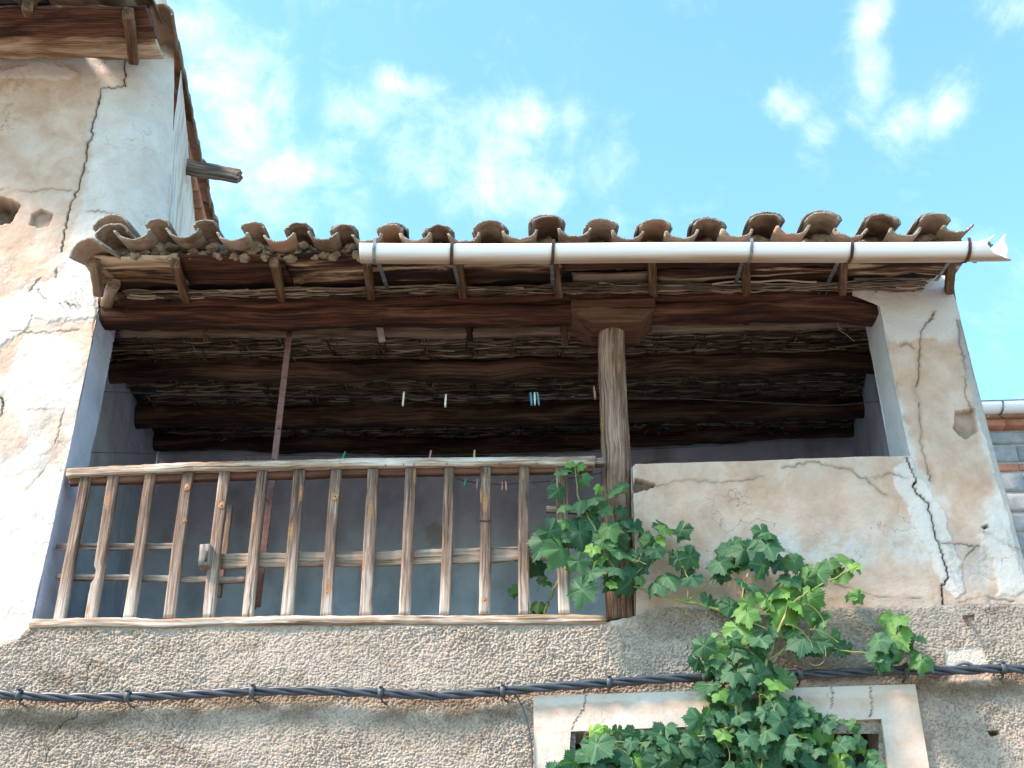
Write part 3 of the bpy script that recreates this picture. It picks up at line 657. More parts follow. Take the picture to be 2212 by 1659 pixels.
def bracket(xt, xb_, mat, w=.048, yo=5.5, yi=6.03, lbl=None):
    a = Vector((P(xb_, 634, yi).x, yi, ze(yi)+.026)); b = Vector((P(xt, 565, yo).x, yo, ze(yo)+.026))
    add_timber('eave_bracket', mat, house, [a, b], w, .062, rnd=.12, wob=.0015, nc=12, jag=.004, label=lbl)
for xt, xb_, m_, l_ in [(378, 408, M_BRACK, None), (592, 612, M_BRACK, None), (792, 804, M_BRACK, 'brown bracket with pale worn patch'), (988, 1003, M_BRACK, None),
                   (1196, 1208, M_BRACK, None), (1409, 1411, M_BRACK, None), (1612, 1612, M_BRACK, None), (1824, 1820, M_BRACK, None)]:
    bracket(xt, xb_, m_, lbl=l_)
bracket(2062, 2050, M_BRACK, .05, lbl='bracket at the right corner of the eaves')
add_timber('eave_bracket', M_GREYB, house, [P(212, 635, 5.78), P(203, 562, 5.49)], .055, .05, rnd=.2, wob=.003, nc=12, label='pale split bracket at the left corner')
add_timber('eave_bracket', M_GREYB, house, [P(232, 655, 6.0), P(246, 612, 5.75)], .07, .07, rnd=.3, wob=.003, nc=12, label='short pale stub above the beam end')
# inner tails of the brackets
for x0, y0_, x1, y1_, m_ in [(432, 700, 450, 738, M_BRACK), (1015, 700, 1015, 735, M_DARK), (1212, 690, 1222, 748, M_BRACK), (1610, 690, 1610, 712, M_DARK), (628, 694, 632, 716, M_DARK)]:
    add_timber('bracket_tail', m_, house, [P(x0, y0_-20, 6.34), P(x1, y1_, 6.45)], .042, .05, rnd=.15, wob=.0015, nc=12)
add_timber('bracket_tail', simple('grey_painted_wood', (.36, .31, .28), (.46, .41, .37), 20, .8), house, [P(817, 690, 6.34), P(826, 738, 6.36)], .042, .02, up=(0, 1, 0), rnd=.1, wob=.001, nc=12, label='pale painted offcut hanging behind the beam')

# tiles ------------------------------------------------
def tile(mb, front, direc, rad, ln, convex, rnd, th=.015, sag=1.0, rot=0.0, tap=.82, arc=1.0):
    """half barrel tile; front = centre of the chord at its front end, direc = uphill direction"""
    d = Vector(direc).normalized(); s = Vector((1, 0, 0)); s = (s-d*s.dot(d)).normalized(); u = s.cross(d)
    if u.z < 0: u = -u
    if rot: m = Matrix.Rotation(rot, 3, d); s = m @ s; u = m @ u
    na, nl = 15, 9; V = []; O = []; sg = 1 if convex else -1; sd = nseed()
    for layer in (0, 1):
        for j in range(nl):
            t = j/(nl-1); r0 = rad*(1+(tap-1)*t) if convex else rad*(tap+(1-tap)*(1-t))
            for i in range(na):
                a = math.pi*arc*(i/(na-1)-.5); r = r0-(th if layer else 0)
                ed = (float(vnoise(np.array(i*.9), np.array(sd*1.3), sd))-.5)*.022 if j == 0 else 0
                wn = (float(vnoise(np.array(i*.6), np.array(j*.7+sd), sd+1))-.5)*.008
                V.append((Vector(front)+d*(ln*t+ed)+s*math.sin(a)*(r+wn)+u*sg*(math.cos(a)*(r+wn)*sag-(0.0)))[:]); O.append(1.0 if (layer == 0) == convex else 0.0)
    nn_ = na*nl; Fc = gridfaces(na, nl); F2 = [[q+nn_ for q in f[::-1]] for f in gridfaces(na, nl)]; Fa = Fc+F2
    for i in range(na-1): Fa.append([i+1, i, i+nn_, i+1+nn_]); k = (nl-1)*na; Fa.append([k+i, k+i+1, k+i+1+nn_, k+i+nn_])
    for j in range(nl-1):
        Fa.append([j*na, (j+1)*na, (j+1)*na+nn_, j*na+nn_]); Fa.append([(j+1)*na+na-1, j*na+na-1, j*na+na-1+nn_, (j+1)*na+na-1+nn_])
    if not convex: Fa = [f[::-1] for f in Fa]
    # rough front rim catches lichen
    O = np.array(O); V = np.array(V)
    mb.add(V, Fa, rnd=rnd, outer=np.clip(O+(np.arange(len(O)) % nn_ < na)*.5, 0, 1))
chan = [(288, 497), (397, 494), (500, 500), (600, 503), (697, 503), (792, 505), (896, 506), (1002, 506), (1122, 500), (1243, 494), (1356, 498), (1474, 500), (1592, 497), (1714, 490), (1840, 490), (1960, 490), (2072, 482)]
covr = [(345, 487, 0), (447, 488, 0), (550, 494, 0), (648, 495, 1), (745, 497, 1), (845, 499, 1), (950, 500, .4), (1059, 495, .4), (1184, 483, 1.3), (1297, 488, .6), (1414, 490, .2), (1530, 488, 1), (1652, 478, .9), (1775, 478, 1.6), (1901, 481, .9), (2017, 477, .7)]
ud = (0, 1, .22); mb = MB(); rs = np.random.RandomState(9); plugs = []
YT = 5.34
for i, (x, y) in enumerate(chan):
    lip = P(x, y, YT); nx = chan[min(i+1, len(chan)-1)][0]-chan[max(i-1, 0)][0]
    wd = (P(x+nx/4, y, YT).x-P(x-nx/4, y, YT).x)/ (1 if 0 < i < len(chan)-1 else .5)
    rr = wd*(.37-.065*min(1, i/12))
    for r_ in range(2): tile(mb, lip+Vector((rs.uniform(-.004, .004), .0+r_*.36+rs.uniform(-.015, .015), 0.012+r_*.10)), ud, rr, .44, False, rs.rand(), rot=rs.uniform(-.06, .06), sag=.72, arc=.90)
for i, (x, y, dbl) in enumerate(covr):
    q = P(x, y, YT+.06); nx = (chan[i+1][0]-chan[i][0]); wd = P(x+nx/2, y, YT).x-P(x-nx/2, y, YT).x; rr = wd*(.265+.035*min(1, i/12))
    tile(mb, q+Vector((0, rs.uniform(-.04, -.025), -.022)), ud, rr, .44, True, rs.rand(), rot=rs.uniform(-.05, .05), sag=.56, arc=1.0)
    plugs.append((q+Vector((0, .23, -.015)), rr*.95, i))
    if dbl: tile(mb, q+Vector((rs.uniform(-.01, .01), .0+rs.uniform(0, .015)-.01, -.026+.014*dbl)), ud, rr*(1.24-.06*min(1, i/12)), .44, True, rs.rand(), rot=rs.uniform(-.08, .08), sag=.60, arc=.96, th=.016)
    if dbl > 1.1: tile(mb, q+Vector((rs.uniform(-.01, .01), -.02, -.016)), ud, rr*1.12, .44, True, .9, rot=rs.uniform(-.08, .08), sag=.58, arc=.96)
# turned corner tiles at the left
tile(mb, P(186, 548, 5.34), (.25, 1, .3), .105, .40, True, .75, rot=-.25, sag=.85, arc=.92)
tile(mb, P(240, 508, 5.42), (.12, 1, .25), .10, .40, True, .4, rot=-.1, sag=.72, arc=.95)
tile(mb, P(240, 495, 5.55), (.1, 1, .2), .115, .40, True, .6, rot=-.05, sag=.8, arc=.9)
# upper courses (only seen from a higher viewpoint)
xx = P(240, 500, 5.6).x
while xx < XE1-.1:
    for r_ in range(2, 11):
        yy = YT+.36*r_
        tile(mb, (xx, yy, 5.60+.17*(yy-YT)), ud, .135, .42, False, rs.rand(), sag=.8, arc=.92)
        tile(mb, (xx+.145, yy, 5.60+.17*(yy-YT)), ud, .105, .42, True, rs.rand(), sag=.8, arc=.95)
    xx += .29
roof = mb.build('roof', M_TILE, house, 'wavy roof of lichened clay barrel tiles')
# stones and mortar bedding under the tiles
from mathutils import noise as mn
def rock(mb, c, r, sd, sq=(1, 1, .7)):
    import bmesh
    bm = bmesh.new(); bmesh.ops.create_icosphere(bm, subdivisions=3, radius=1)
    V = []
    for v in bm.verts:
        q = v.co.normalized(); k = 1+.55*mn.noise(q*1.3+Vector((sd*7.1, 0, 0)))+.28*mn.noise(q*3.2+Vector((0, sd*3.3, 0)))
        q = Vector((q.x*sq[0], q.y*sq[1], q.z*sq[2]))*r*k; V.append((Vector(c)+q)[:])
    Fc = [[v.index for v in f.verts] for f in bm.faces]; bm.free(); mb.add(V, Fc)
mb = MB(); rs = np.random.RandomState(4)
for i in range(len(chan)):
    x = chan[i][0]
    for k, (dx, dy) in enumerate([(55, 530), (40, 545), (70, 546), (12, 550), (-20, 552), (28, 552)]):
        rr = rs.uniform(.014, .028)*(1.3 if k == 0 else 1); q = P(x+dx+rs.uniform(-8, 8), dy+4+rs.uniform(-3, 3), 5.49+rs.uniform(0, .04)); rock(mb, q, rr, i*7+k, (1.25, 1, rs.uniform(.6, .95)))
for i in range(130):
    x = XE0+.05+(XE1-XE0-.1)*rs.rand(); rock(mb, (x, 5.51+rs.uniform(0, .05), ze(5.5)+.098+rs.uniform(0, .014)), rs.uniform(.010, .022), i, (1.3, 1, .7))
for c_, r_, i_ in plugs: rock(mb, c_, r_, i_+300, (1, 1.0, .62))
mb.build('bedding_stones', M_STONE, house, 'small stones and mortar packed under the eave tiles')
# mortar fill behind the tile ends
V = []; nx = 160
for k in range(nx):
    x = XE0+.06+(XE1-XE0-.12)*k/(nx-1)
    for (yy, zz) in ((5.56, ze(5.5)+.085), (5.60, ze(5.5)+.22)): V.append((x, yy+float(fbm(x*20, yy, 3))*.03, zz))
mesh_obj('bedding_mortar', V, [[k*2, k*2+2, k*2+3, k*2+1] for k in range(nx-1)], simple('dark_mortar', (.12, .09, .065), (.22, .17, .12), 25, .95, 0, .01), house)

# ------------------------------------------------------------------ tower eaves, verge, broken timber
tw = house
def zt(Y): return P(200, 108, 5.98).z+.20*(Y-6)
Mt = wood('tower_eave_plank', (.04, .02, .012), (.22, .12, .065), (.50, .38, .27), .42, 1.3, grain=.4, patch=.5)
def tboard(y_a, y_b, xr, Ya, Yb, label, mat):
    pa = P(-220, y_a, Ya); pe = P(xr, y_a, Ya); qa = P(-220, y_b, Yb); qe = P(xr, y_b, Yb)
    c0 = (pa+qa)/2; c1 = (pe+qe)/2; dv = (qe-pe); upv = dv.cross(Vector((1, 0, 0))).normalized()
    if upv.z < 0: upv = -upv
    add_timber('tower_eave_board', mat, house, [c0, c1], dv.length, .03, up=upv, rnd=.06, wob=.003, nc=20, seg=.05, label=label)
tboard(14, 78, 328, 5.42, 5.68, 'dark tower eave board at the very top', M_DARK)
tboard(72, 124, 342, 5.67, 5.92, 'pale brown tower eave board against the wall', Mt)
for xt, yt, xb_, yb_ in [(60, 8, 68, 108), (277, 28, 290, 128)]:
    add_timber('tower_bracket', M_BRACK, house, [P(xb_, yb_, 5.98)+Vector((0, 0, -.0)), P(xt, yt, 5.40)], .068, .085, rnd=.15, wob=.003, nc=12, label='hand cut bracket under the tower eaves' if xt < 100 else 'split bracket beside the tower corner')
mb = MB()
for i in range(5):
    x = -120+i*95-30; q = P(x, -48, 5.33); tile(mb, q, (0, 1, .2), .12, .5, False, rs.rand(), sag=.8); tile(mb, P(x+47, -50, 5.36), (0, 1, .2), .10, .5, True, rs.rand(), sag=.8)
V0 = [P(-220, 2, 5.44), P(335, 2, 5.44)]
# verge tiles along the sloping top of the flank
vp = [(352, 40), (372, 75), (398, 150), (416, 220), (430, 300), (440, 360), (449, 420), (457, 480)]
vw = [Vector(onflank(x, y)) for x, y in vp]
deckpts = [Vector(onflank(x, y)) for x, y in ((367, 85), (457, 480))]
A0 = Vector((cz(7.6)+.03, 5.5, 0)); 
f0 = Vector((-2.31, 5.70, 0)); f1 = Vector((-2.745, 8.75, 0)); slope_t = .20
z_at = lambda Y: 7.60+slope_t*(Y-6.0)
dirv = (f1-f0).normalized(); ux = Vector((dirv.x, dirv.y, slope_t)).normalized()
k = 0; t = .0
while t < 3.4:
    q = f0+dirv*t; q.z = z_at(q.y)+.10; tile(mb, q+Vector((.02+rs.uniform(-.01, .01), 0, .0)), ux, .088, .42, True, rs.rand(), rot=.25, sag=.85, th=.02); 
    tile(mb, q+Vector((-.22, 0, .0)), ux, .13, .42, False, rs.rand(), sag=.8); tile(mb, q+Vector((-.45, 0, .0)), ux, .105, .42, True, rs.rand(), sag=.8)
    t += .34
mb.build('tower_roof', M_TILE, house, 'clay tiles along the edge of the tower roof')
# brick course under the verge
mb = MB(); t = .46
while t < 3.0:
    a = f0+dirv*t; b = f0+dirv*(t+.30); a.z = z_at(a.y)+.01; b.z = z_at(b.y)+.01
    V, Fc, G = timber([a+Vector((-.02, 0, .02)), b+Vector((-.02, 0, .02))], .09, .07, rnd=.1, wob=.002, nc=12, seg=.06); mb.add(V, Fc); t += .312
mb.build('verge_brick', simple('red_clay_brick', (.24, .10, .06), (.36, .18, .11), 12, .9, 0, .004), house, 'red brick edging under the tower roof tiles')
deck('tower_roof_deck', -6, -2.95, 5.5, 8.8, lambda y: z_at(y)+.03, .05, M_DARKW, house)
yt_ = onflank(405, 362)[1]-.42
add_timber('broken_timber', M_BTIM, house, [P(372, 352, yt_), P(415, 364, yt_), P(514, 380, yt_-.02)], .09, .118, up=(0, 0, 1), rnd=.12, wob=.003, nc=24, seg=.03, jag=.035, tap=(1, .86), label='broken grey timber stub sticking out of the tower')

# ------------------------------------------------------------------ stucco wall with real relief, window cut out
def stucco():
    top = [(-160, 1395), (0, 1392), (40, 1376), (70, 1352), (300, 1352), (700, 1350), (1100, 1347), (1290, 1348), (1310, 1346), (1340, 1338), (1372, 1332), (1400, 1318), (1460, 1310), (1520, 1316), (1600, 1322), (1700, 1330), (1770, 1316), (1830, 1312), (1960, 1308), (2100, 1304), (2300, 1304)]
    YS = 5.972; nu, nv = 1900, 400
    tx = np.linspace(-160, 2300, nu); ty = np.interp(tx, [a for a, b in top], [b for a, b in top])+(fbm(tx*.06, tx*0, 3, 4)-.5)*8
    T = np.array([tuple(P(x, y, YS)) for x, y in zip(tx, ty)]); B = T.copy(); zb = P(1100, 1740, YS).z; B[:, 2] = zb
    v = np.linspace(0, 1, nv)[:, None, None]; G = T[None]*(1-v)+B[None]*v; X, Z = G[..., 0], G[..., 2]
    px, py = proj(X, np.full_like(X, YS), Z)
    wx = X+(vnoise(X*20, Z*20, 3)-.5)*.02; wz = Z+(vnoise(X*20+9, Z*20, 4)-.5)*.02
    d1, h1 = worley(wx*100, wz*108, 11); d2, h2 = worley(wx*175+3, wz*180, 12); c = fbm(wx*30, wz*30, 13, 2); e = fbm(X*3, Z*3, 15, 3)
    h = .55*np.clip(1-d1*d1, 0, 1)*(.35+.65*h1)+.33*np.clip(1-d2*d2*.8, 0, 1)*(.3+.7*h2)+.35*(c-.3); h = np.clip(h*1.25-.05, 0, 1)
    patchy = smooth(.40, .55, fbm(X*2.2, Z*2.2, 41, 4))
    sm = np.zeros_like(X)
    for poly, v_ in (([(2040, 1400), (2120, 1400), (2140, 1470), (2050, 1475)], .8), ([(1300, 1335), (1345, 1336), (1340, 1352), (1305, 1352)], .7)):
        sm = np.maximum(sm, softpoly(px, py, poly, 6, 8, 3)*v_)
    rough = (.65+.35*patchy)*(1-sm*.9)
    edge = smooth(0, .02, G[0:1, :, 2]-Z)
    disp = (h*.0145*rough+(e-.5)*.02)*edge
    cp = crackpoly([(205, 1385), (203, 1410), (192, 1440), (188, 1470), (180, 1520), (165, 1550), (135, 1565), (118, 1590), (105, 1625), (88, 1670)], YS, 3, 9, 8)
    q = polydist(X, Z, cp); cr = (1-smooth(.001, .0045, q))*smooth(.3, .5, fbm(X*15, Z*15, 77, 3)); disp = disp-cr*.006; cr = cr*.7
    cab = np.interp(px, [0, 140, 540, 820, 950, 1310, 1740, 2212], [1500, 1507, 1493, 1497, 1503, 1475, 1455, 1445])
    dirt_shade = np.exp(-((py-cab-45+(fbm(px*.01, py*.01, 8, 4)-.5)*60)/26)**2)*smooth(.35, .6, fbm(px*.012+4, py*.02, 6, 4))*.9  # soft shadow of the cable painted below it, together with brown staining
    dirt_shade = np.maximum(dirt_shade, smooth(.60, .80, fbm(px*.02, py*.03, 19, 5))*.5)
    dirt_shade = np.maximum(dirt_shade, softpoly(px, py, [(1380, 1330), (1500, 1320), (1520, 1380), (1400, 1390)], 14, 10, 5)*.5)  # soft leaf shadow of the vine painted on the stucco
    hol = softpoly(px, py, [(2082, 1332), (2104, 1328), (2106, 1341), (2086, 1345)], 1.5, 2, 5)+softpoly(px, py, [(2134, 1580), (2156, 1578), (2160, 1586), (2140, 1590)], 1.5, 2, 6)
    disp = disp-hol*.06
    G[..., 1] -= disp
    keep = ~((px > 1242) & (px < 1898) & (py > 1585))
    idx = np.arange(nu*nv).reshape(nv, nu)
    k4 = keep[:-1, :-1] | keep[1:, 1:]
    Fq = np.stack([idx[:-1, :-1][k4], idx[1:, :-1][k4], idx[1:, 1:][k4], idx[:-1, 1:][k4]], 1)
    o = mesh_obj('stucco_wall', G.reshape(-1, 3), Fq, M_ST, house, 'rough grey beige cast stucco wall below the loggia', {'h': h.ravel(), 'dirt_shade': np.clip(dirt_shade+hol, 0, 1).ravel(), 'crack': cr.ravel(), 'light': sm.ravel()})
    return T, zb
T_, ZBOT = stucco()
# lower wall down to the street and ledge under the railing
xl, xr = P(-160, 1740, 5.98).x, P(2300, 1740, 5.98).x
mesh_obj('lower_wall', [(xl, 5.975, 0), (xr, 5.975, 0), (xr, 5.975, ZBOT+.003), (xl, 5.975, ZBOT+.003)], [[0, 1, 2, 3]], M_ST, house, 'lower part of the stucco front wall')
# window: surround, reveal, dark inside
wp = {'ol': [P(1152, 1503, 5.94), P(1155, 1745, 5.94)], 'or': [P(1977, 1478, 5.94), P(2022, 1745, 5.94)], 'il': [P(1233, 1580, 5.94), P(1222, 1745, 5.94)], 'ir': [P(1904, 1553, 5.94), P(1930, 1745, 5.94)]}
def wlay(o, X, Y, Z):
    px, py = proj(X, np.full_like(X, 5.94), Z); top = np.interp(px, [1152, 1977], [1503, 1478])
    edge = 20+22*fbm(px*.02, px*0, 5, 4)
    o['white'][:] = 0; o['grey'][:] = (1-smooth(-5, 5, (py-top)-edge*.6))*.0; o['crack'][:] = 0; o['dirt_shade'][:] = 0
    o['tan'][:] = np.exp(-(((py-top)-edge)/14)**2)*.25+.38+(fbm(X*5, Z*5, 5, 4)-.5)*.3+smooth(1900, 2000, px)*.25
    o['white'][:] = (1-smooth(edge-14, edge-4, py-top))*.55
    for cpts, s in (([(1267, 1502), (1262, 1530), (1248, 1550), (1235, 1575)], 1), ([(1795, 1484), (1800, 1500), (1795, 1530)], 2), ([(1880, 1482), (1884, 1530), (1878, 1550)], 3)):
        q = polydist(X, Z, crackpoly(cpts, 5.94, 2, s)); o['crack'][:] = np.maximum(o['crack'], 1-smooth(.001, .004, q))
win = empty('window_opening', tuple(P(1560, 1700, 5.95)-Vector((0, 6, 0))), None, None); win.parent = house; win.location = Vector((0, 0, 0))
win['label'] = 'dark window opening in a white plaster surround, half hidden by vine'
PL2 = lambda n, A, B, nu, nv, **k: patch(n, A, B, nu, nv, win, lay=wlay, mat=M_FRAME, amp=.25, **k)
PL2('surround', wp['il'][::1][:1]+[wp['ol'][0]], wp['ir'][:1]+[wp['or'][0]], 220, 40, label='white plaster band above the window')
PL2('surround', [wp['ol'][1], wp['ol'][0]], [wp['il'][1], wp['il'][0]], 30, 90, label='white plaster band left of the window')
PL2('surround', [wp['ir'][1], wp['ir'][0]], [wp['or'][1], wp['or'][0]], 36, 100, label='white plaster band right of the window')
dd = .28
for nm, (a, b) in {'reveal': (wp['il'][1], wp['il'][0]), 'reveal ': (wp['il'][0], wp['ir'][0]), 'reveal  ': (wp['ir'][0], wp['ir'][1])}.items():
    PL2('reveal', [a, b], [back(a, dd), back(b, dd)], 12, 50)
for a, b in ((wp['ol'][1], wp['ol'][0]), (wp['ol'][0], wp['or'][0]), (wp['or'][0], wp['or'][1])):
    PL2('surround_edge', [back(a, .035), back(b, .035)], [a, b], 4, 50)
q0, q1 = wp['il'][0], wp['ir'][0]
mesh_obj('shutter', [(q0.x-.1, 5.94+dd, ZBOT-.6), (q1.x+.2, 5.94+dd, ZBOT-.6), (q1.x+.2, 5.94+dd, q1.z+.1), (q0.x-.1, 5.94+dd, q0.z+.1)], [[0, 1, 2, 3]], simple('dark_shutter_paint', (.035, .03, .025), (.07, .055, .04), 5, .7), win)

# ------------------------------------------------------------------ railing
rail = empty('wooden_railing', tuple(P(690, 1345, 6.0)), 'weathered wooden balustrade across the left side of the loggia opening', 'railing')
YR = 6.0
add_timber('top_rail', M_RAIL, rail, [P(148, 1024, YR), P(420, 1012, YR), P(800, 1004, YR), P(1284, 998, YR)], .070, .052, rnd=.12, wob=.002, nc=16, jag=.006, label='pale grey top rail')
add_timber('top_rail', M_BAL, rail, [P(1280, 1000, YR+.01), P(1306, 999, YR+.01)], .055, .038, rnd=.15, wob=.001, nc=12, label='short stub joining top rail to post')
add_timber('under_rail', M_CAP, rail, [P(152, 1042, YR+.022), P(560, 1028, YR+.022), P(1280, 1014, YR+.022)], .045, .040, rnd=.1, wob=.001, nc=12, label='dark lower strip under the top rail')
add_timber('bottom_rail', M_RAIL, rail, [P(68, 1350, YR-.012), P(500, 1346, YR-.012), P(900, 1343, YR-.012), P(1308, 1339, YR-.012)], .075, .048, rnd=.3, wob=.003, nc=16, side_wave=.003, label='bleached bottom rail on the stucco ledge')
bal = [(187, 1030, 127, 1347), (247, 1026, 196, 1343), (327, 1022, 279, 1340), (408, 1020, 366, 1338), (487, 1019, 450, 1337), (568, 1018, 535, 1336), (648, 1017, 620, 1335), (727, 1016, 705, 1334),
       (807, 1015, 790, 1333), (888, 1013, 874, 1332), (970, 1012, 961, 1331), (1049, 1011, 1047, 1330), (1132, 1010, 1132, 1330), (1213, 1010, 1219, 1328)]
lb = {2: 'baluster with a chipped notch low on its left edge', 4: 'baluster with two round knots in its upper half', 5: 'baluster with one large round knot', 12: 'baluster with a dark split across its upper half'}
for i, (x0, y0_, x1, y1_) in enumerate(bal):
    a, b = P(x1, y1_, YR-.004), P(x0, y0_, YR+.004); m_ = a.lerp(b, .5)+Vector((random.uniform(-.004, .004), 0, 0))
    add_timber('baluster', M_BAL, rail, [a, m_, b], (.061+random.uniform(-.003, .004)), .042, up=(0, 1, 0), rnd=.07, wob=.0006, nc=16, seg=.025, rough=.0005, label=lb.get(i+1), shade_wear=((0, .15, .4, 1), (.36, .20, -.05, -.24)))  # pale foot and dark head: bleaching plus eave shade painted into the wood
bals = [o for o in bpy.data.objects if o.name.startswith('baluster')]; bals.sort(key=lambda o: sum((v.co.x for v in o.data.vertices))/len(o.data.vertices))
za, zb_ = P(200, 1225, YR).z, P(200, 1262, YR).z
for v in bals[1].data.vertices:
    z = v.co.z+rail.location.z
    c_ = np.interp(z, [P(196, 1343, YR).z, P(247, 1026, YR).z], [P(196, 1343, YR).x, P(247, 1026, YR).x])
    if zb_ < z < za and v.co.x+rail.location.x < c_-.012: v.co.x += .014
M_KNOT = simple('wood_knot', (.20, .085, .035), (.36, .20, .10), 60, .8, 0, .001)
for bi, kx, ky, kr in ((3, 404, 1053, .017), (3, 400, 1124, .011), (4, 479, 1092, .018), (7, 724, 1073, .018), (11, 1047, 1297, .018)):
    q = P(kx, ky, YR-.022); V = []; n_ = 18
    for j_ in range(4):
        for i_ in range(n_):
            a = 2*math.pi*i_/n_; r_ = kr*(1, .8, .5, .15)[j_]*(1+.12*math.sin(a*3+bi)); V.append((q.x+math.cos(a)*r_, q.y-(0, .0025, .0015, .003)[j_], q.z+math.sin(a)*r_*1.25))
    mesh_obj('knot', V, [f[::-1] for f in gridfaces(n_, 4, 0, True)]+[[3*n_+i_ for i_ in range(n_)]], M_KNOT, bals[bi])
q = P(1049, 1124, YR-.0215)
V, Fc, G = timber([q+Vector((-.033, 0, .002)), q+Vector((0, -.001, -.002)), q+Vector((.033, 0, .003))], .004, .006, rnd=.3, wob=.001, nc=8, seg=.01, tap=(1, .5)); mesh_obj('split', V, Fc, M_DARKW, bals[11])
for k_, (x, y) in enumerate([(420, 1006), (590, 1004), (735, 997), (833, 1000), (872, 999), (895, 998), (965, 997), (1080, 996), (1160, 996), (1250, 998)]):
    mb = MB(); q = P(x, y+6, YR-.026); tube(mb, [q+Vector((0, .01, 0)), q+Vector((0, -.0125, 0))], .0042, 8); mb.build('nail', M_STRAP, rail)
YP = YR+.045; M_XB = wood('grey_brown_cross_board', (.10, .06, .035), (.30, .21, .15), (.52, .43, .35), .5, .6)
add_timber('cross_board', M_XB, rail, [P(478, 1213, YP), P(900, 1204, YP), P(1225, 1193, YP)], .022, .082, rnd=.06, wob=.0015, nc=16, label='wide grey board nailed across the middle of the balusters')
add_timber('cross_slat', M_BAL, rail, [P(122, 1182, YP), P(402, 1181, YP)], .02, .036, rnd=.2, wob=.0015, nc=12, label='upper thin slat at the left end')
add_timber('cross_slat', M_BAL, rail, [P(122, 1247, YP), P(300, 1249, YP), P(532, 1254, YP)], .02, .036, rnd=.2, wob=.0015, nc=12, label='lower thin slat at the left end')
add_timber('cross_slat', M_BAL, rail, [P(1180, 1100, YP), P(1275, 1106, YP)], .03, .036, rnd=.2, wob=.001, nc=12, label='short slat stub beside the vine')
add_timber('upright_slat', M_BAL, rail, [P(470, 1290, YP+.03), P(497, 1092, YP+.03)], .042, .018, up=(0, 1, 0), rnd=.1, wob=.001, nc=12, label='short upright slat behind the fifth baluster')
blk = add_timber('wooden_block', wood('grey_block', (.07, .055, .045), (.20, .17, .145), (.40, .36, .32), .5, .5), rail, [P(443, 1226, YR-.03), P(446, 1180, YR-.03)], .062, .07, up=(0, 1, 0), rnd=.2, wob=.001, nc=16, label='small grey wooden block with a slot')
V, Fc, G = timber([P(444, 1213, YR-.0665), P(446, 1190, YR-.0665)], .012, .004, up=(0, 1, 0), rnd=.2, wob=0, nc=8); mesh_obj('slot', V, Fc, M_DARKW, rail)

for k_, pts in enumerate([[(347, 1000), (349, 992), (345, 985)], [(352, 1000), (356, 995)], [(525, 1004), (532, 996), (533, 990)], [(545, 1003), (551, 996), (550, 988)]]):
    mb = MB(); tube(mb, [tuple(P(x, y, 5.985)) for x, y in pts], .0022, 5); mb.build('straw_stub', M_BRACK, rail)
# rusty iron upright
pole = empty('iron_upright', tuple(P(556, 1345, 6.22)), 'rusty brown iron angle bar standing behind the railing under the beam', 'metal post')
mb = MB(); a, b = P(556, 1312, 6.22), P(627, 706, 6.22)
V, Fc, G = timber([a, b], .036, .006, up=(0, 1, 0), rnd=.05, wob=0, nc=12, seg=.2); mb.add(V, Fc)
V, Fc, G = timber([a+Vector((-.016, .015, 0)), b+Vector((-.016, .015, 0))], .006, .034, up=(0, 1, 0), rnd=.05, wob=0, nc=12, seg=.2); mb.add(V, Fc)
mb.build('bar', M_RUST, pole)
for x, y in ((615, 815), (602, 925), (590, 993), (575, 1080)):
    m2 = MB(); q = P(x, y, 6.215); tube(m2, [q, q+Vector((.004, -.012, 0))], .006, 8); m2.build('bolt', M_RUST, pole)

# ------------------------------------------------------------------ gutter
YG = 5.315; g0, g1 = P(779, 545, YG), P(2140, 541, YG); RG = .069
gut = empty('rain_gutter', tuple((g0+g1)/2), 'stained white half round rain gutter hanging under the roof tiles, broken at its right end', 'gutter')
brx = [(812, 'g'), (978, 'r'), (1195, 'r'), (1620, 'g'), (1835, 'r'), (2087, 'r')]
na, nl = 28, 260; V = []; low = []; rst = []
bxs = [P(x, 545, YG).x for x, _ in brx]; ax = (g1-g0)
def sag_(t): return -.004*math.sin(t*9)-.006*math.sin(math.pi*t)
for layer in (0, 1):
    r0 = RG-(.004 if layer else 0)
    for j in range(nl):
        t = j/(nl-1)
        for i in range(na):
            u_ = i/(na-1); a = math.pi*u_            # 0: front lip, pi: back lip
            L_ = 1.0
            ex = 0.0
            if j == nl-1 or t > .97: kk = max(0, (t-.97)/.03); ex = kk*(float(np.interp(u_, [0, .10, .28, .5, .75, 1], [.02, -.035, -.01, .10, .125, .15]))-.02+.02*float(vnoise(np.array(u_*13), np.array(1.0), 4)))
            q = g0+ax*t; rr_ = r0*(1+.18*max(0, (t-.97)/.03)*math.exp(-((u_-.0)/.2)**2))
            V.append((q.x+ex, q.y-math.cos(a)*rr_, q.z+.012-math.sin(a)*r0+sag_(t)+(max(0, (t-.97)/.03)**2)*((.15*max(0, u_-.70)/.30)+.04*max(0, .12-u_)/.12)))
            low.append(.95*math.sin(a)**1.6); dr = min(abs(q.x-b_) for b_, (_, k_) in zip(bxs, brx) if k_ == 'r')
            rst.append(math.exp(-(dr/.015)**2)*(.25+.75*max(0, math.sin(a)))*.9)
nn_ = na*nl; Fa = [f[::-1] for f in gridfaces(na, nl)]+[[q+nn_ for q in f] for f in gridfaces(na, nl)]
for i in range(na-1): Fa.append([i, i+1, i+1+nn_, i+nn_]); k = (nl-1)*na; Fa.append([k+i+1, k+i, k+i+nn_, k+i+1+nn_])
for j in range(nl-1): Fa.append([(j+1)*na, j*na, j*na+nn_, (j+1)*na+nn_]); Fa.append([j*na+na-1, (j+1)*na+na-1, (j+1)*na+na-1+nn_, j*na+na-1+nn_])
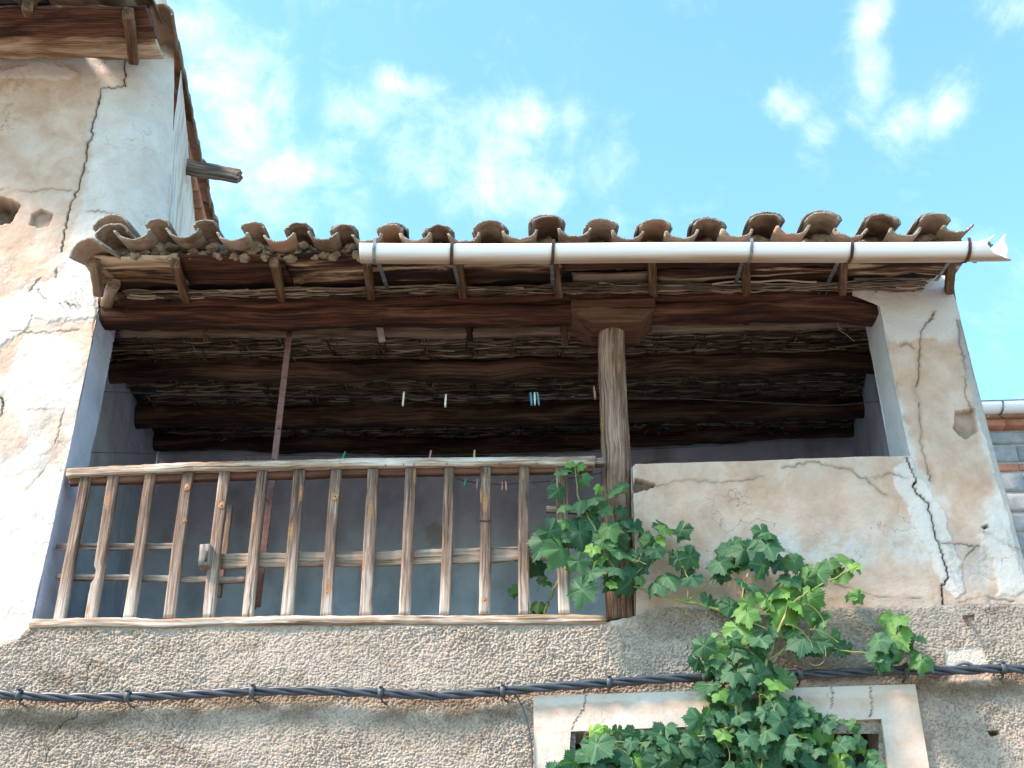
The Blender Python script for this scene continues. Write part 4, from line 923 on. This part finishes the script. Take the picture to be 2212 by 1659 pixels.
mesh_obj('trough', V, Fa, M_GUT, gut, None, {'low': low, 'rust': rst})
# thicker joint sleeve near the broken end
for (x, kind), bx in zip(brx, bxs):
    t = (bx-g0.x)/ax.x; q = g0+ax*t; zc = q.z+.012+sag_(t); rr_ = RG+.003; pts = [(q.y-rr_, zc+.022)]
    pts += [(q.y-math.cos(a)*rr_, zc-math.sin(a)*rr_) for a in np.linspace(0, math.pi, 20)]
    wd = .0085; V = []
    for k_, (yy, zz) in enumerate(pts):
        lean = -.012*k_/20
        for s in (-wd, wd):
            for o_ in (0, .003):
                cy, cz_ = yy-q.y, zz-zc; l_ = math.hypot(cy, cz_) or 1; V.append((bx+s+lean, yy+cy/l_*o_, zz+cz_/l_*o_))
    Fc = []
    for k_ in range(len(pts)-1):
        b_ = k_*4; Fc += [[b_+1, b_+3, b_+7, b_+5], [b_, b_+4, b_+6, b_+2], [b_, b_+1, b_+5, b_+4], [b_+2, b_+6, b_+7, b_+3]]
    strap = mesh_obj('bracket', V, Fc, M_STRAP if kind == 'g' else M_STRAPR, gut, None, None, False)
    # arm running back under the eave board
    V, Fc, G = timber([(bx-.012, q.y+rr_, zc), (bx-.004, 5.46, ze(5.46)-.01), (bx+.012, 5.80, ze(5.80)-.012)], .022, .006, rnd=.05, wob=0, nc=8, seg=.1)
    mesh_obj('bracket_arm', V, Fc, M_STRAP, gut)

# ------------------------------------------------------------------ power cable
cpath = [(-60, 1498), (0, 1500), (140, 1507), (280, 1505), (400, 1501), (540, 1493), (680, 1492), (820, 1497), (950, 1503), (1085, 1493), (1200, 1483), (1310, 1475), (1420, 1467), (1525, 1462), (1640, 1457), (1740, 1457), (1850, 1453), (1960, 1448), (2060, 1449), (2160, 1444), (2280, 1449)]
cw = resample([tuple(P(x, y, 5.915)) for x, y in cpath], 500)
cable = empty('power_cable', tuple(cw[250]), 'twisted black power cable strung along the stucco wall', 'cable')
sl_ = np.r_[0, np.cumsum(np.linalg.norm(np.diff(cw, axis=0), axis=1))]
for s in range(3):
    mb = MB(); pts = []
    for k in range(len(cw)):
        a = sl_[k]*2*math.pi/.42+s*2*math.pi/3; pts.append((cw[k][0], cw[k][1]+math.cos(a)*.0125, cw[k][2]+math.sin(a)*.0125))
    tube(mb, pts, .0115, 10); mb.build('strand', M_CABLE, cable)
for i, x in enumerate([45, 280, 545, 822, 1088, 1315, 1525, 1728, 1960, 2176]):
    xx = P(x, 1480, 5.915).x; k = int(np.argmin(np.abs(cw[:, 0]-xx))); q = Vector(cw[k]); mb = MB(); V = []; n = 14
    for j in range(n):
        a = 2*math.pi*j/n; r_ = .0275
        for (dx, dr) in ((-.013, 0), (.013, 0), (-.013, -.003), (.013, -.003)): V.append((q.x+dx, q.y+math.cos(a)*(r_+dr), q.z+math.sin(a)*(r_+dr)))
    Fc = []
    for j in range(n):
        b_ = j*4; c_ = ((j+1) % n)*4; Fc += [[b_, c_, c_+1, b_+1], [b_+2, b_+3, c_+3, c_+2], [b_+1, c_+1, c_+3, b_+3], [b_, b_+2, c_+2, c_]]
    mb.add(V, Fc)
    sg = 1 if i < 5 else -.3
    tube(mb, [q+Vector((0, .0, -.02)), q+Vector((.008*sg, .015, -.038)), q+Vector((.022*sg, .035, -.044)), q+Vector((.024*sg, .07, -.04))], .005, 8)
    tube(mb, [q+Vector((-.008, -.02, .024)), q+Vector((.01, -.02, .03))], .006, 6)
    mb.build('cable_clip', M_CLIP, cable)
mb = MB(); tube(mb, [tuple(P(x, y, 5.93)) for x, y in resample([(1112, 1497), (1130, 1530), (1143, 1575), (1149, 1620), (1149, 1680), (1147, 1740)], 30)], .0045, 6); mb.build('drop_wire', M_CABLE, cable, 'thin wire dropping down beside the window')
mb = MB(); tube(mb, [tuple(P(x, y, 5.905)) for x, y in resample([(1000, 1497), (1030, 1491), (1060, 1487), (1084, 1483), (1084, 1472)], 20)], .0035, 6); mb.build('tie_wire', M_CABLE, cable)
hook = MB(); tube(hook, [tuple(P(2082+22*math.cos(a)*1.0, 1449-17*math.sin(a), 5.93)) for a in np.linspace(0, math.pi, 14)], .010, 10); tube(hook, [tuple(P(2100, 1437, 5.935)), tuple(P(2135, 1441, 5.935)), tuple(P(2160, 1447, 5.94))], .005, 8)
ho = hook.build('wall_hook', M_STRAP); 
ho['label'] = 'grey iron eye hook behind the cable at the right'; ho['category'] = 'hook'
mb = MB(); tube(mb, [tuple(P(2085, 1329, 5.99)), tuple(P(2086, 1336, 5.93)), tuple(P(2092, 1352, 5.925))], .008, 8); o = mb.build('iron_stub', M_STRAPR); tag(o, 'short bent iron stub in the stucco below the right pillar', 'hook')

# ------------------------------------------------------------------ washing lines and pegs
def line(pts, Y, r, label, grp='washing lines in the loggia'):
    mb = MB(); q = resample([tuple(P(x, y, Y)) for x, y in pts], 40); tube(mb, q, r, 5); o = mb.build('washing_line', M_WIRE); tag(o, label, 'washing line', grp)
line([(222, 846), (340, 850), (700, 857), (1100, 858), (1500, 862), (1800, 877), (1905, 866)], 6.36, .0022, 'highest thin washing line, just below the ceiling logs')
line([(180, 977), (400, 981), (700, 985), (1000, 983), (1300, 975), (1560, 962)], 6.5, .0022, 'thin dark washing line just above the top rail')
line([(740, 982), (850, 1003), (933, 1022), (980, 1033), (1027, 1043), (1089, 1047), (1199, 1039), (1296, 1022), (1420, 995)], 6.6, .0028, 'sagging washing line seen between balusters below the top rail')
PEG = {}
def peg(x, y, Y, col, label, tilt=0, h=26):
    if col not in PEG: PEG[col] = simple('peg_'+['a', 'b', 'c', 'd', 'e', 'f', 'g', 'h'][len(PEG)], tuple(c*.9 for c in col), col, 30, .6)
    q = P(x, y, Y); e = empty('clothes_peg', tuple(q), label, 'clothes peg', 'pegs on the washing lines')
    hh = h*Y*1.13/F; tv = Vector((math.sin(tilt), 0, math.cos(tilt)))
    for dy in (-.006, .006):
        V, Fc, G = timber([q+Vector((0, dy*1.5, 0))-tv*hh*.62, q+Vector((0, dy*.4, 0))+tv*hh*.38], .010, .007, up=(0, 1, 0), rnd=.1, wob=0, nc=12, seg=.02, tap=(1, .9)); mesh_obj('jaw', V, Fc, PEG[col], e)
    mb = MB(); tube(mb, [q+Vector((-.008, 0, 0)), q+Vector((.008, 0, 0))], .005, 8); mb.build('spring', M_STRAP, e)
cr_ = (.78, .72, .55); bl = (.08, .35, .62); wn_ = (.55, .33, .20); pk = (.45, .20, .16); gr = (.05, .28, .16); yl = (.5, .45, .15)
peg(872, 858, 6.36, cr_, 'cream peg, leftmost on the highest line', .06, 33); peg(963, 862, 6.36, (.8, .8, .76), 'white peg alone on the highest line, second from the left', .06, 30)
peg(1147, 858, 6.36, bl, 'blue peg left of the pale peg in the group of three', -.05, 30); peg(1155, 858, 6.355, cr_, 'pale peg between two blue ones', .0, 30); peg(1162, 858, 6.36, bl, 'blue peg right of the pale peg in the group of three', -.1, 31)
peg(1284, 845, 6.40, wn_, 'brown peg next to the wooden post, high up', -.05, 30); peg(930, 981, 6.5, pk, 'dull red peg on the line just above the top rail', .15, 22); peg(1025, 979, 6.5, yl, 'yellow peg on the line just above the top rail', 0, 18)
peg(744, 982, 6.5, gr, 'dark green peg on the line just above the top rail', .25, 18)
peg(1005, 1041, 6.6, gr, 'green peg on the sagging line below the top rail', .2, 20); peg(1031, 1044, 6.6, pk, 'red peg beside the green one on the sagging line', .05, 22)
peg(1085, 1048, 6.6, pk, 'left one of two close brown pegs on the sagging line', 0, 22); peg(1093, 1047, 6.6, wn_, 'right one of two close brown pegs on the sagging line', -.03, 22)

# ------------------------------------------------------------------ grape vine
def leaf_shape():
    """outline of a five-lobed toothed vine leaf, petiole at the origin, tip along -v"""
    lob = [(0, 1.0, .34), (60, .90, .32), (-60, .90, .32), (118, .80, .36), (-118, .80, .36)]; out = []
    n = 60
    for i in range(n):
        a = -168+336*i/(n-1); r = .70
        for c, ln, wd in lob:
            r = max(r, ln*math.exp(-((a-c)/(wd*95))**2*1.0))
        r *= .92+.13*((i % 2))-.03*((i % 3)/2.0)
        if abs(a) > 158: r *= .8
        out.append((r*math.sin(R(a)), -r*math.cos(R(a)))) 
    return out
LEAF = leaf_shape()
def m_leaf():
    m, t, b = newmat('vine_leaf'); y = ATT(t, 'young').outputs['Fac']; r = ATT(t, 'rnd').outputs['Fac']; uv = ATT(t, 'lc').outputs['Vector']; vn = ATT(t, 'vein').outputs['Fac']
    geo = t.nodes.new('ShaderNodeNewGeometry')
    n = NOISE(t, VM(t, 'ADD', uv, geo.outputs['Position']), 9, 4, .6)
    base = MIX(t, r, (.019, .074, .036), (.044, .118, .055)); base = MIX(t, y, base, MIX(t, r, (.12, .26, .035), (.20, .35, .06)))
    base = MIX(t, RAMP(t, n, [(.4, 0), (.7, .3)]), base, (.06, .13, .06))
    base = MIX(t, M_(t, 'MULTIPLY', vn, .55), base, (.12, .21, .09))
    base = MIX(t, M_(t, 'MULTIPLY', geo.outputs['Backfacing'], .45), base, (.09, .17, .08))
    t.links.new(base, b.inputs['Base Color']); b.inputs['Roughness'].default_value = .6; b.inputs['Specular IOR Level'].default_value = .32
    bump(t, b, M_(t, 'ADD', n, M_(t, 'MULTIPLY', vn, -1.0)), .6, .003)
    tr = t.nodes.new('ShaderNodeBsdfTranslucent'); t.links.new(MIX(t, 1.0, base, (1.5, 2.0, .55), 'MULTIPLY'), tr.inputs[0])
    mx = t.nodes.new('ShaderNodeMixShader'); mx.inputs[0].default_value = .26; t.links.new(b.outputs[0], mx.inputs[1]); t.links.new(tr.outputs[0], mx.inputs[2])
    t.links.new(mx.outputs[0], t.nodes['Material Output'].inputs[0]); return m
M_LEAF = m_leaf()
M_STEM = simple('vine_shoot', (.16, .20, .05), (.28, .24, .09), 8, .6); M_CANE = simple('vine_cane', (.20, .11, .06), (.30, .20, .11), 14, .8)
rsl = np.random.RandomState(21)
def leaf(mb, pos, size, nrm, spin, young, rnd):
    """pos = petiole point; nrm = facing; spin rotates in its plane"""
    nrm = Vector(nrm).normalized(); upv = Vector((0, 0, 1)); sx = upv.cross(nrm).normalized(); sy = nrm.cross(sx).normalized()
    m = Matrix.Rotation(spin, 3, nrm); sx = m @ sx; sy = m @ sy
    fold = rsl.uniform(.12, .5); droop = rsl.uniform(-.1, .75); wv = rsl.uniform(.03, .11); ph = rsl.uniform(0, 6); n = len(LEAF); V = [Vector(pos)[:]]; LC = [(0, 0, 0)]; VE = [1.0]
    asym = rsl.uniform(.85, 1.12); fr = (.22, .45, .72, 1.0)
    vang = [0, R(62), R(-62), R(118), R(-118)]
    for f_ in fr:
        for i, (x, y) in enumerate(LEAF):
            x2, y2 = x*f_*asym, y*f_; rr = math.hypot(x2, y2)
            z = -fold*abs(x2)*.8-droop*rr*rr*.55+wv*math.sin(math.atan2(x2, y2)*5+ph)*rr
            q = Vector(pos)+(sx*x2+sy*y2+nrm*z)*size; V.append(q[:]); LC.append((x2, y2, 0))
            a = math.atan2(x2, -y2); dm = min(abs(a-va)*rr for va in vang); VE.append(max(0, 1-dm/.045) if rr < .8 else 0)
    Fc = [[0, 1+i, 2+i] for i in range(n-1)]
    for k in range(3):
        o_ = 1+k*n
        for i in range(n-1): Fc.append([o_+i, o_+n+i, o_+n+i+1, o_+i+1])
    mb.add(V, Fc, rnd=rnd, young=young, lc=np.array(LC), vein=np.array(VE))
vine = empty('grape_vine', tuple(P(1640, 1740, 5.8)), 'leafy green grapevine climbing over the window and up to the wooden post', 'vine')
stems = MB(); tend = MB()
def stem(pts, r0, r1, mb=None, n=26):
    q = resample(pts, n); j = np.array([[rsl.uniform(-1, 1)*.004 for _ in range(3)] for _ in range(n)]); q = q+j
    tube(mb or stems, [tuple(a) for a in q], r0, 7, r1)
W = lambda x, y, Y: tuple(P(x, y, Y))
stem([W(1650, 1740, 5.80), W(1648, 1600, 5.80), W(1640, 1500, 5.80), W(1655, 1430, 5.78), W(1672, 1390, 5.78), W(1690, 1340, 5.76), W(1705, 1300, 5.74)], .011, .006)
stem([W(1630, 1740, 5.82), W(1600, 1600, 5.80), W(1585, 1500, 5.78), W(1602, 1400, 5.80), W(1600, 1330, 5.78), W(1610, 1250, 5.78), W(1640, 1190, 5.78)], .008, .004)
stem([W(1592, 1330, 5.84), W(1530, 1310, 5.86), W(1484, 1301, 5.87), W(1420, 1287, 5.88), W(1360, 1262, 5.88), W(1320, 1220, 5.86), W(1290, 1150, 5.86), W(1248, 1075, 5.86), W(1243, 1010, 5.86)], .008, .003)
stem([W(1660, 1425, 5.8), W(1700, 1400, 5.80), W(1760, 1392, 5.80), W(1840, 1408, 5.80), W(1900, 1412, 5.80), W(1935, 1380, 5.8), W(1940, 1340, 5.8)], .006, .003)
stem([W(1700, 1310, 5.75), W(1760, 1270, 5.74), W(1800, 1250, 5.73), W(1850, 1225, 5.73)], .005, .003)
stem([W(1175, 1330, 6.12), W(1195, 1275, 6.06), W(1215, 1240, 6.0), W(1240, 1200, 5.92)], .007, .005)
stem([W(1345, 1270, 5.88), W(1385, 1230, 5.86), W(1400, 1190, 5.85)], .004, .002); stem([W(1484, 1300, 5.87), W(1487, 1250, 5.86), W(1465, 1200, 5.86), W(1450, 1170, 5.86)], .004, .002)
stem([W(1484, 1300, 5.87), W(1482, 1345, 5.88), W(1484, 1370, 5.9)], .0025, .001); stem([W(1484, 1300, 5.87), W(1520, 1270, 5.86), W(1560, 1240, 5.84)], .0028, .002)
stem([W(1260, 1590, 5.80), W(1360, 1605, 5.78), W(1440, 1608, 5.77), W(1520, 1590, 5.78), W(1600, 1560, 5.79)], .003, .006)
leafs = MB(); NL = [0]
def put(x, y, Y, s, spin=None, young=0.0, nrm=None, twin=True):
    s *= rsl.uniform(.72, 1.15)
    if twin and rsl.rand() < .55: put(x+rsl.uniform(-.45, .45)*s, y+rsl.uniform(-.35, .45)*s, Y+.05, s*.95, None, young*rsl.rand(), None, False)
    """x,y = visual centre of the leaf in picture units, s = size in the same units"""
    dep = Y*math.cos(TH)*1.0+(P(x, y, Y).z-CAMZ)*math.sin(TH); sz = s*.55*dep/F*1.28
    spin = rsl.uniform(-.9, .9) if spin is None else spin
    nrm = nrm or (rsl.uniform(-.75, .65), -1+rsl.uniform(0, .4), rsl.uniform(-.35, .9))
    c = P(x, y, Y)+Vector((math.sin(spin)*-sz*.35, 0, sz*.38*math.cos(spin)))
    leaf(leafs, c, sz, nrm, spin, float(np.clip(young, 0, 1)), rsl.rand()); NL[0] += 1
    # petiole
    if rsl.rand() < .5:
        tube(stems, [c, c+Vector((rsl.uniform(-.03, .03), .03, .01)), c+Vector((rsl.uniform(-.06, .06), .07, -.03))], .0016, 4)
c7 = lambda x, y: (1123+x*.2604, 950+y*.2604)
for (x, y, s, yg) in [(370, 290, 130, .3), (415, 215, 90, .7), (510, 235, 100, .8), (540, 350, 150, .15), (335, 450, 150, .1), (370, 580, 150, .1), (500, 560, 170, .05), (630, 520, 190, .1), (640, 420, 80, .9), (780, 460, 160, .15),
                      (850, 610, 150, .0), (700, 600, 110, .2), (290, 800, 270, .0), (400, 700, 120, .5), (510, 830, 230, .0), (620, 720, 220, .0), (760, 780, 270, .35), (560, 640, 160, 0), (740, 850, 240, .25), (880, 700, 150, 0), (920, 760, 120, 0),
                      (390, 970, 270, .2), (500, 1050, 230, .1), (600, 930, 130, .9), (640, 1010, 130, .6), (610, 1160, 250, .0), (750, 1010, 250, .05), (860, 960, 200, .1), (880, 1220, 260, .0), (820, 1120, 180, 0), (780, 1210, 100, .7),
                      (970, 1010, 150, .0), (1050, 1010, 110, .0), (170, 1080, 190, .1), (210, 1200, 110, .6), (150, 1400, 130, .4), (490, 1300, 260, .0), (-40, 1260, 90, .5),
                      (1180, 760, 160, .6), (1320, 780, 220, .05), (1120, 880, 180, .8), (1060, 870, 130, .3), (1150, 950, 170, .05), (1360, 910, 100, .0), (1270, 950, 80, .1), (1450, 1000, 200, .0), (1350, 1010, 150, .05), (1400, 1180, 240, .0),
                      (1250, 1190, 190, .1), (1160, 1240, 250, .0), (1010, 1180, 120, .35), (1550, 1350, 150, .1), (1640, 1370, 80, .2), (1640, 1130, 200, .0), (1690, 960, 210, .0), (1790, 900, 180, .25), (1760, 1050, 180, .05), (1900, 1060, 200, .05), (1910, 900, 120, .1)]:
    px, py = c7(x, y); inside = px < 1215 and py > 1200
    put(px, py, (6.10 if inside else 5.84)+rsl.uniform(-.04, .04), s*.2604*1.08, young=yg)
# explicit leaves of the upper right cluster and twigs
for (x, y, s, yg) in [(1655, 1160, 38, .2), (1640, 1185, 45, 0), (1620, 1200, 50, 0), (1660, 1195, 50, 0), (1690, 1225, 46, 0), (1640, 1235, 60, 0), (1600, 1200, 42, .1), (1575, 1195, 46, 0), (1560, 1230, 50, 0), (1610, 1260, 44, 0),
                      (1720, 1225, 40, .2), (1745, 1240, 40, .3), (1790, 1225, 50, .25), (1830, 1225, 50, .6), (1850, 1230, 36, .8), (1810, 1250, 44, .5), (1770, 1250, 50, .2), (1735, 1265, 60, .3), (1700, 1265, 52, .1), (1675, 1285, 56, .7), (1660, 1305, 50, .8),
                      (1690, 1330, 80, 1), (1725, 1320, 66, .95), (1715, 1290, 60, .9), (1750, 1300, 54, .6), (1760, 1335, 56, .4), (1640, 1290, 46, .4), (1625, 1310, 42, .9), (1615, 1335, 46, .7), (1590, 1320, 44, .05), (1600, 1370, 54, .8), (1640, 1350, 50, 0), (1632, 1390, 60, 0), (1660, 1375, 46, .05),
                      (1600, 1410, 46, .05), (1588, 1385, 34, .1), (1845, 1290, 40, .6), (1862, 1296, 30, .4), (1715, 1370, 56, .25), (1728, 1400, 44, .3), (1750, 1392, 56, 0), (1770, 1400, 52, 0), (1795, 1395, 50, .1), (1812, 1405, 40, .1),
                      (1890, 1395, 40, 0), (1900, 1420, 44, 0), (1920, 1350, 40, .8), (1925, 1385, 62, .55), (1950, 1345, 40, .6), (1962, 1370, 44, .1), (1975, 1385, 40, .1), (1950, 1400, 44, .4), (1982, 1420, 52, .4), (1990, 1440, 46, .35), (1940, 1420, 44, .1), (1910, 1440, 40, 0),
                      (1520, 1410, 44, .05), (1535, 1390, 40, .5), (1540, 1415, 50, .7), (1515, 1435, 40, 0), (1560, 1450, 40, .1), (1600, 1445, 50, 0), (1640, 1430, 46, .1), (1660, 1450, 46, .05), (1690, 1470, 44, .3), (1620, 1470, 54, 0)]:
    put(x+rsl.uniform(-3, 3), y+rsl.uniform(-3, 3), 5.78+rsl.uniform(-.06, .05), s*1.12, young=yg*.9)
# dense mass over the window
mass = [(1190, 1672), (1240, 1640), (1262, 1625), (1330, 1612), (1420, 1612), (1490, 1590), (1520, 1510), (1535, 1470), (1600, 1455), (1680, 1455), (1730, 1500), (1745, 1545), (1790, 1575), (1820, 1612), (1850, 1640), (1900, 1655), (1940, 1672), (1960, 1760), (1170, 1760)]
k = 0; tries = 0; used = []
while k < 215 and tries < 9000:
    tries += 1; x, y = rsl.uniform(1170, 1970), rsl.uniform(1455, 1740)
    if not inpoly(np.array([x]), np.array([y]), mass)[0]: continue
    lay_ = k % 2; dm = 21 if lay_ == 0 else 15
    if any(l == lay_ and math.hypot(x-a, y-b) < dm for a, b, l in used): continue
    used.append((x, y, lay_)); yg = 0 if rsl.rand() > .15 else rsl.uniform(.4, .9)
    if y < 1590 and x < 1400: yg = max(yg, 1-(x-1260)/130*.9 if x < 1330 else .2)
    put(x, y, (5.74 if lay_ == 0 else 5.83)+rsl.uniform(-.04, .04), rsl.uniform(36, 62), young=yg); k += 1
for x in range(1280, 1530, 27): put(x, 1590+rsl.uniform(-8, 8), 5.77, rsl.uniform(34, 46), young=(1 if x < 1320 else (.3 if rsl.rand() < .3 else 0)))
for (x, y, s) in ((1838, 1572, 34), (1862, 1618, 44), (1880, 1640, 40)): put(x, y, 5.80, s, young=.15)
lf = leafs.build('foliage', M_LEAF, vine, 'toothed green leaves, a few young ones yellow green')
stems.build('stem', M_STEM, vine); 
# tendrils
for (x, y) in ((1665, 1290), (1735, 1300), (1760, 1340), (1640, 1320), (1385, 1190), (1780, 1400), (1700, 1340), (1330, 1610), (1550, 1600), (1720, 1590), (1640, 1500)):
    q = P(x, y, 5.74); pts = []; a0 = rsl.uniform(0, 6); ln = rsl.uniform(.05, .12)
    for i in range(16):
        t = i/15; pts.append(q+Vector((math.sin(a0+t*3)*ln*t, -.02*t, -ln*1.1*t+.03*math.sin(t*5+a0)))) 
    tend = MB(); tube(tend, pts, .0016, 4); tend.build('tendril', M_STEM, vine)

# ------------------------------------------------------------------ neighbouring block building at the right edge
nb = empty('block_building', tuple(P(2200, 1250, 8.0)), 'neighbouring building of grey blocks and a red brick band at the right edge', 'building')
YN = 8.0; n0 = P(2085, 930, YN); n1_ = P(2420, 930, YN)
Mblk = simple('concrete_block', (.24, .24, .245), (.35, .345, .34), 16, .95, 0, .006); Mred = simple('hollow_red_brick', (.38, .15, .09), (.50, .22, .14), 10, .9, 0, .003)
Mmor = simple('block_mortar', (.33, .30, .26), (.42, .38, .33), 30, .95, 0, .006)
mesh_obj('mortar', [(n0.x-.3, YN+.02, 0), (n1_.x+1.5, YN+.02, 0), (n1_.x+1.5, YN+.02, P(2150, 912, YN).z), (n0.x-.3, YN+.02, P(2150, 912, YN).z)], [[0, 1, 2, 3]], Mmor, nb)
blocks = MB(); reds = MB(); rs = np.random.RandomState(2)
def bx(mb, x0, x1, z0, z1, y0, dep):
    V, Fc, G = timber([(x0, y0+dep/2, (z0+z1)/2), (x1, y0+dep/2, (z0+z1)/2)], dep, z1-z0, rnd=.04, wob=.0015, nc=16, seg=.08); mb.add(V, Fc)
zt_ = [P(2180, y, YN).z for y in (930, 960, 998, 1018, 1062, 1106, 1150, 1195, 1240, 1285, 1330, 1375)]
for i in range(len(zt_)-1):
    red = i == 2; x = n0.x-.25-(i % 2)*.2; 
    while x < n1_.x+1.4:
        ln = .28 if red else .39; bx(reds if red else blocks, x, x+ln, zt_[i+1]+.006, zt_[i]-.006, YN+rs.uniform(0, .006), .12); x += ln+.014
zq = P(2180, 928, YN).z; z2 = P(2180, 914, YN-.06).z; x = n0.x-.2
reds.build('brick_band', Mred, nb, 'red brick band low on the block wall'); reds = MB()
while x < n1_.x+1.4: bx(reds, x, x+.24, zq+.004, zq+.066, YN-.06, .16); x += .246
blocks.build('block_wall', Mblk, nb); reds.build('brick_band', Mred, nb, 'red brick band under the neighbour gutter')
mb = MB(); V = []; zg = P(2170, 880, YN-.14).z; zl = P(2100, 884, YN-.14).z; zr_ = P(2212, 876, YN-.14).z
xs = [n0.x-.35, n1_.x+1.4]; zz = [zl-.0, zr_+.03]
for xq, z_ in zip(xs, zz):
    for i in range(16):
        a = math.pi*i/15; V.append((xq, YN-.14-math.cos(a)*.065, z_+.02-math.sin(a)*.065))
mb.add(V, [f[::-1] for f in gridfaces(16, 2)], low=.3, rust=0.0); mb.build('gutter', M_GUT, nb, 'white gutter under the neighbour roof')
mb = MB(); xq = P(2160, 880, YN-.14).x; tube(mb, [(xq, YN-.14-math.cos(a)*.069, zl+.02+.01-math.sin(a)*.069) for a in np.linspace(0, math.pi, 12)], .007, 6); mb.build('gutter_bracket', M_STRAP, nb)
mb = MB(); tube(mb, [(xs[0], YN-.205, zz[0]+.025), (xs[1], YN-.205, zz[1]+.025)], .005, 6); mb.build('gutter_lip', M_STRAP, nb)
deck('roof', n0.x-.3, n1_.x+1.5, YN-.05, YN+3, lambda y: zq+.075+.2*(y-YN), .08, M_TILE, nb)
print('leaves', NL[0])
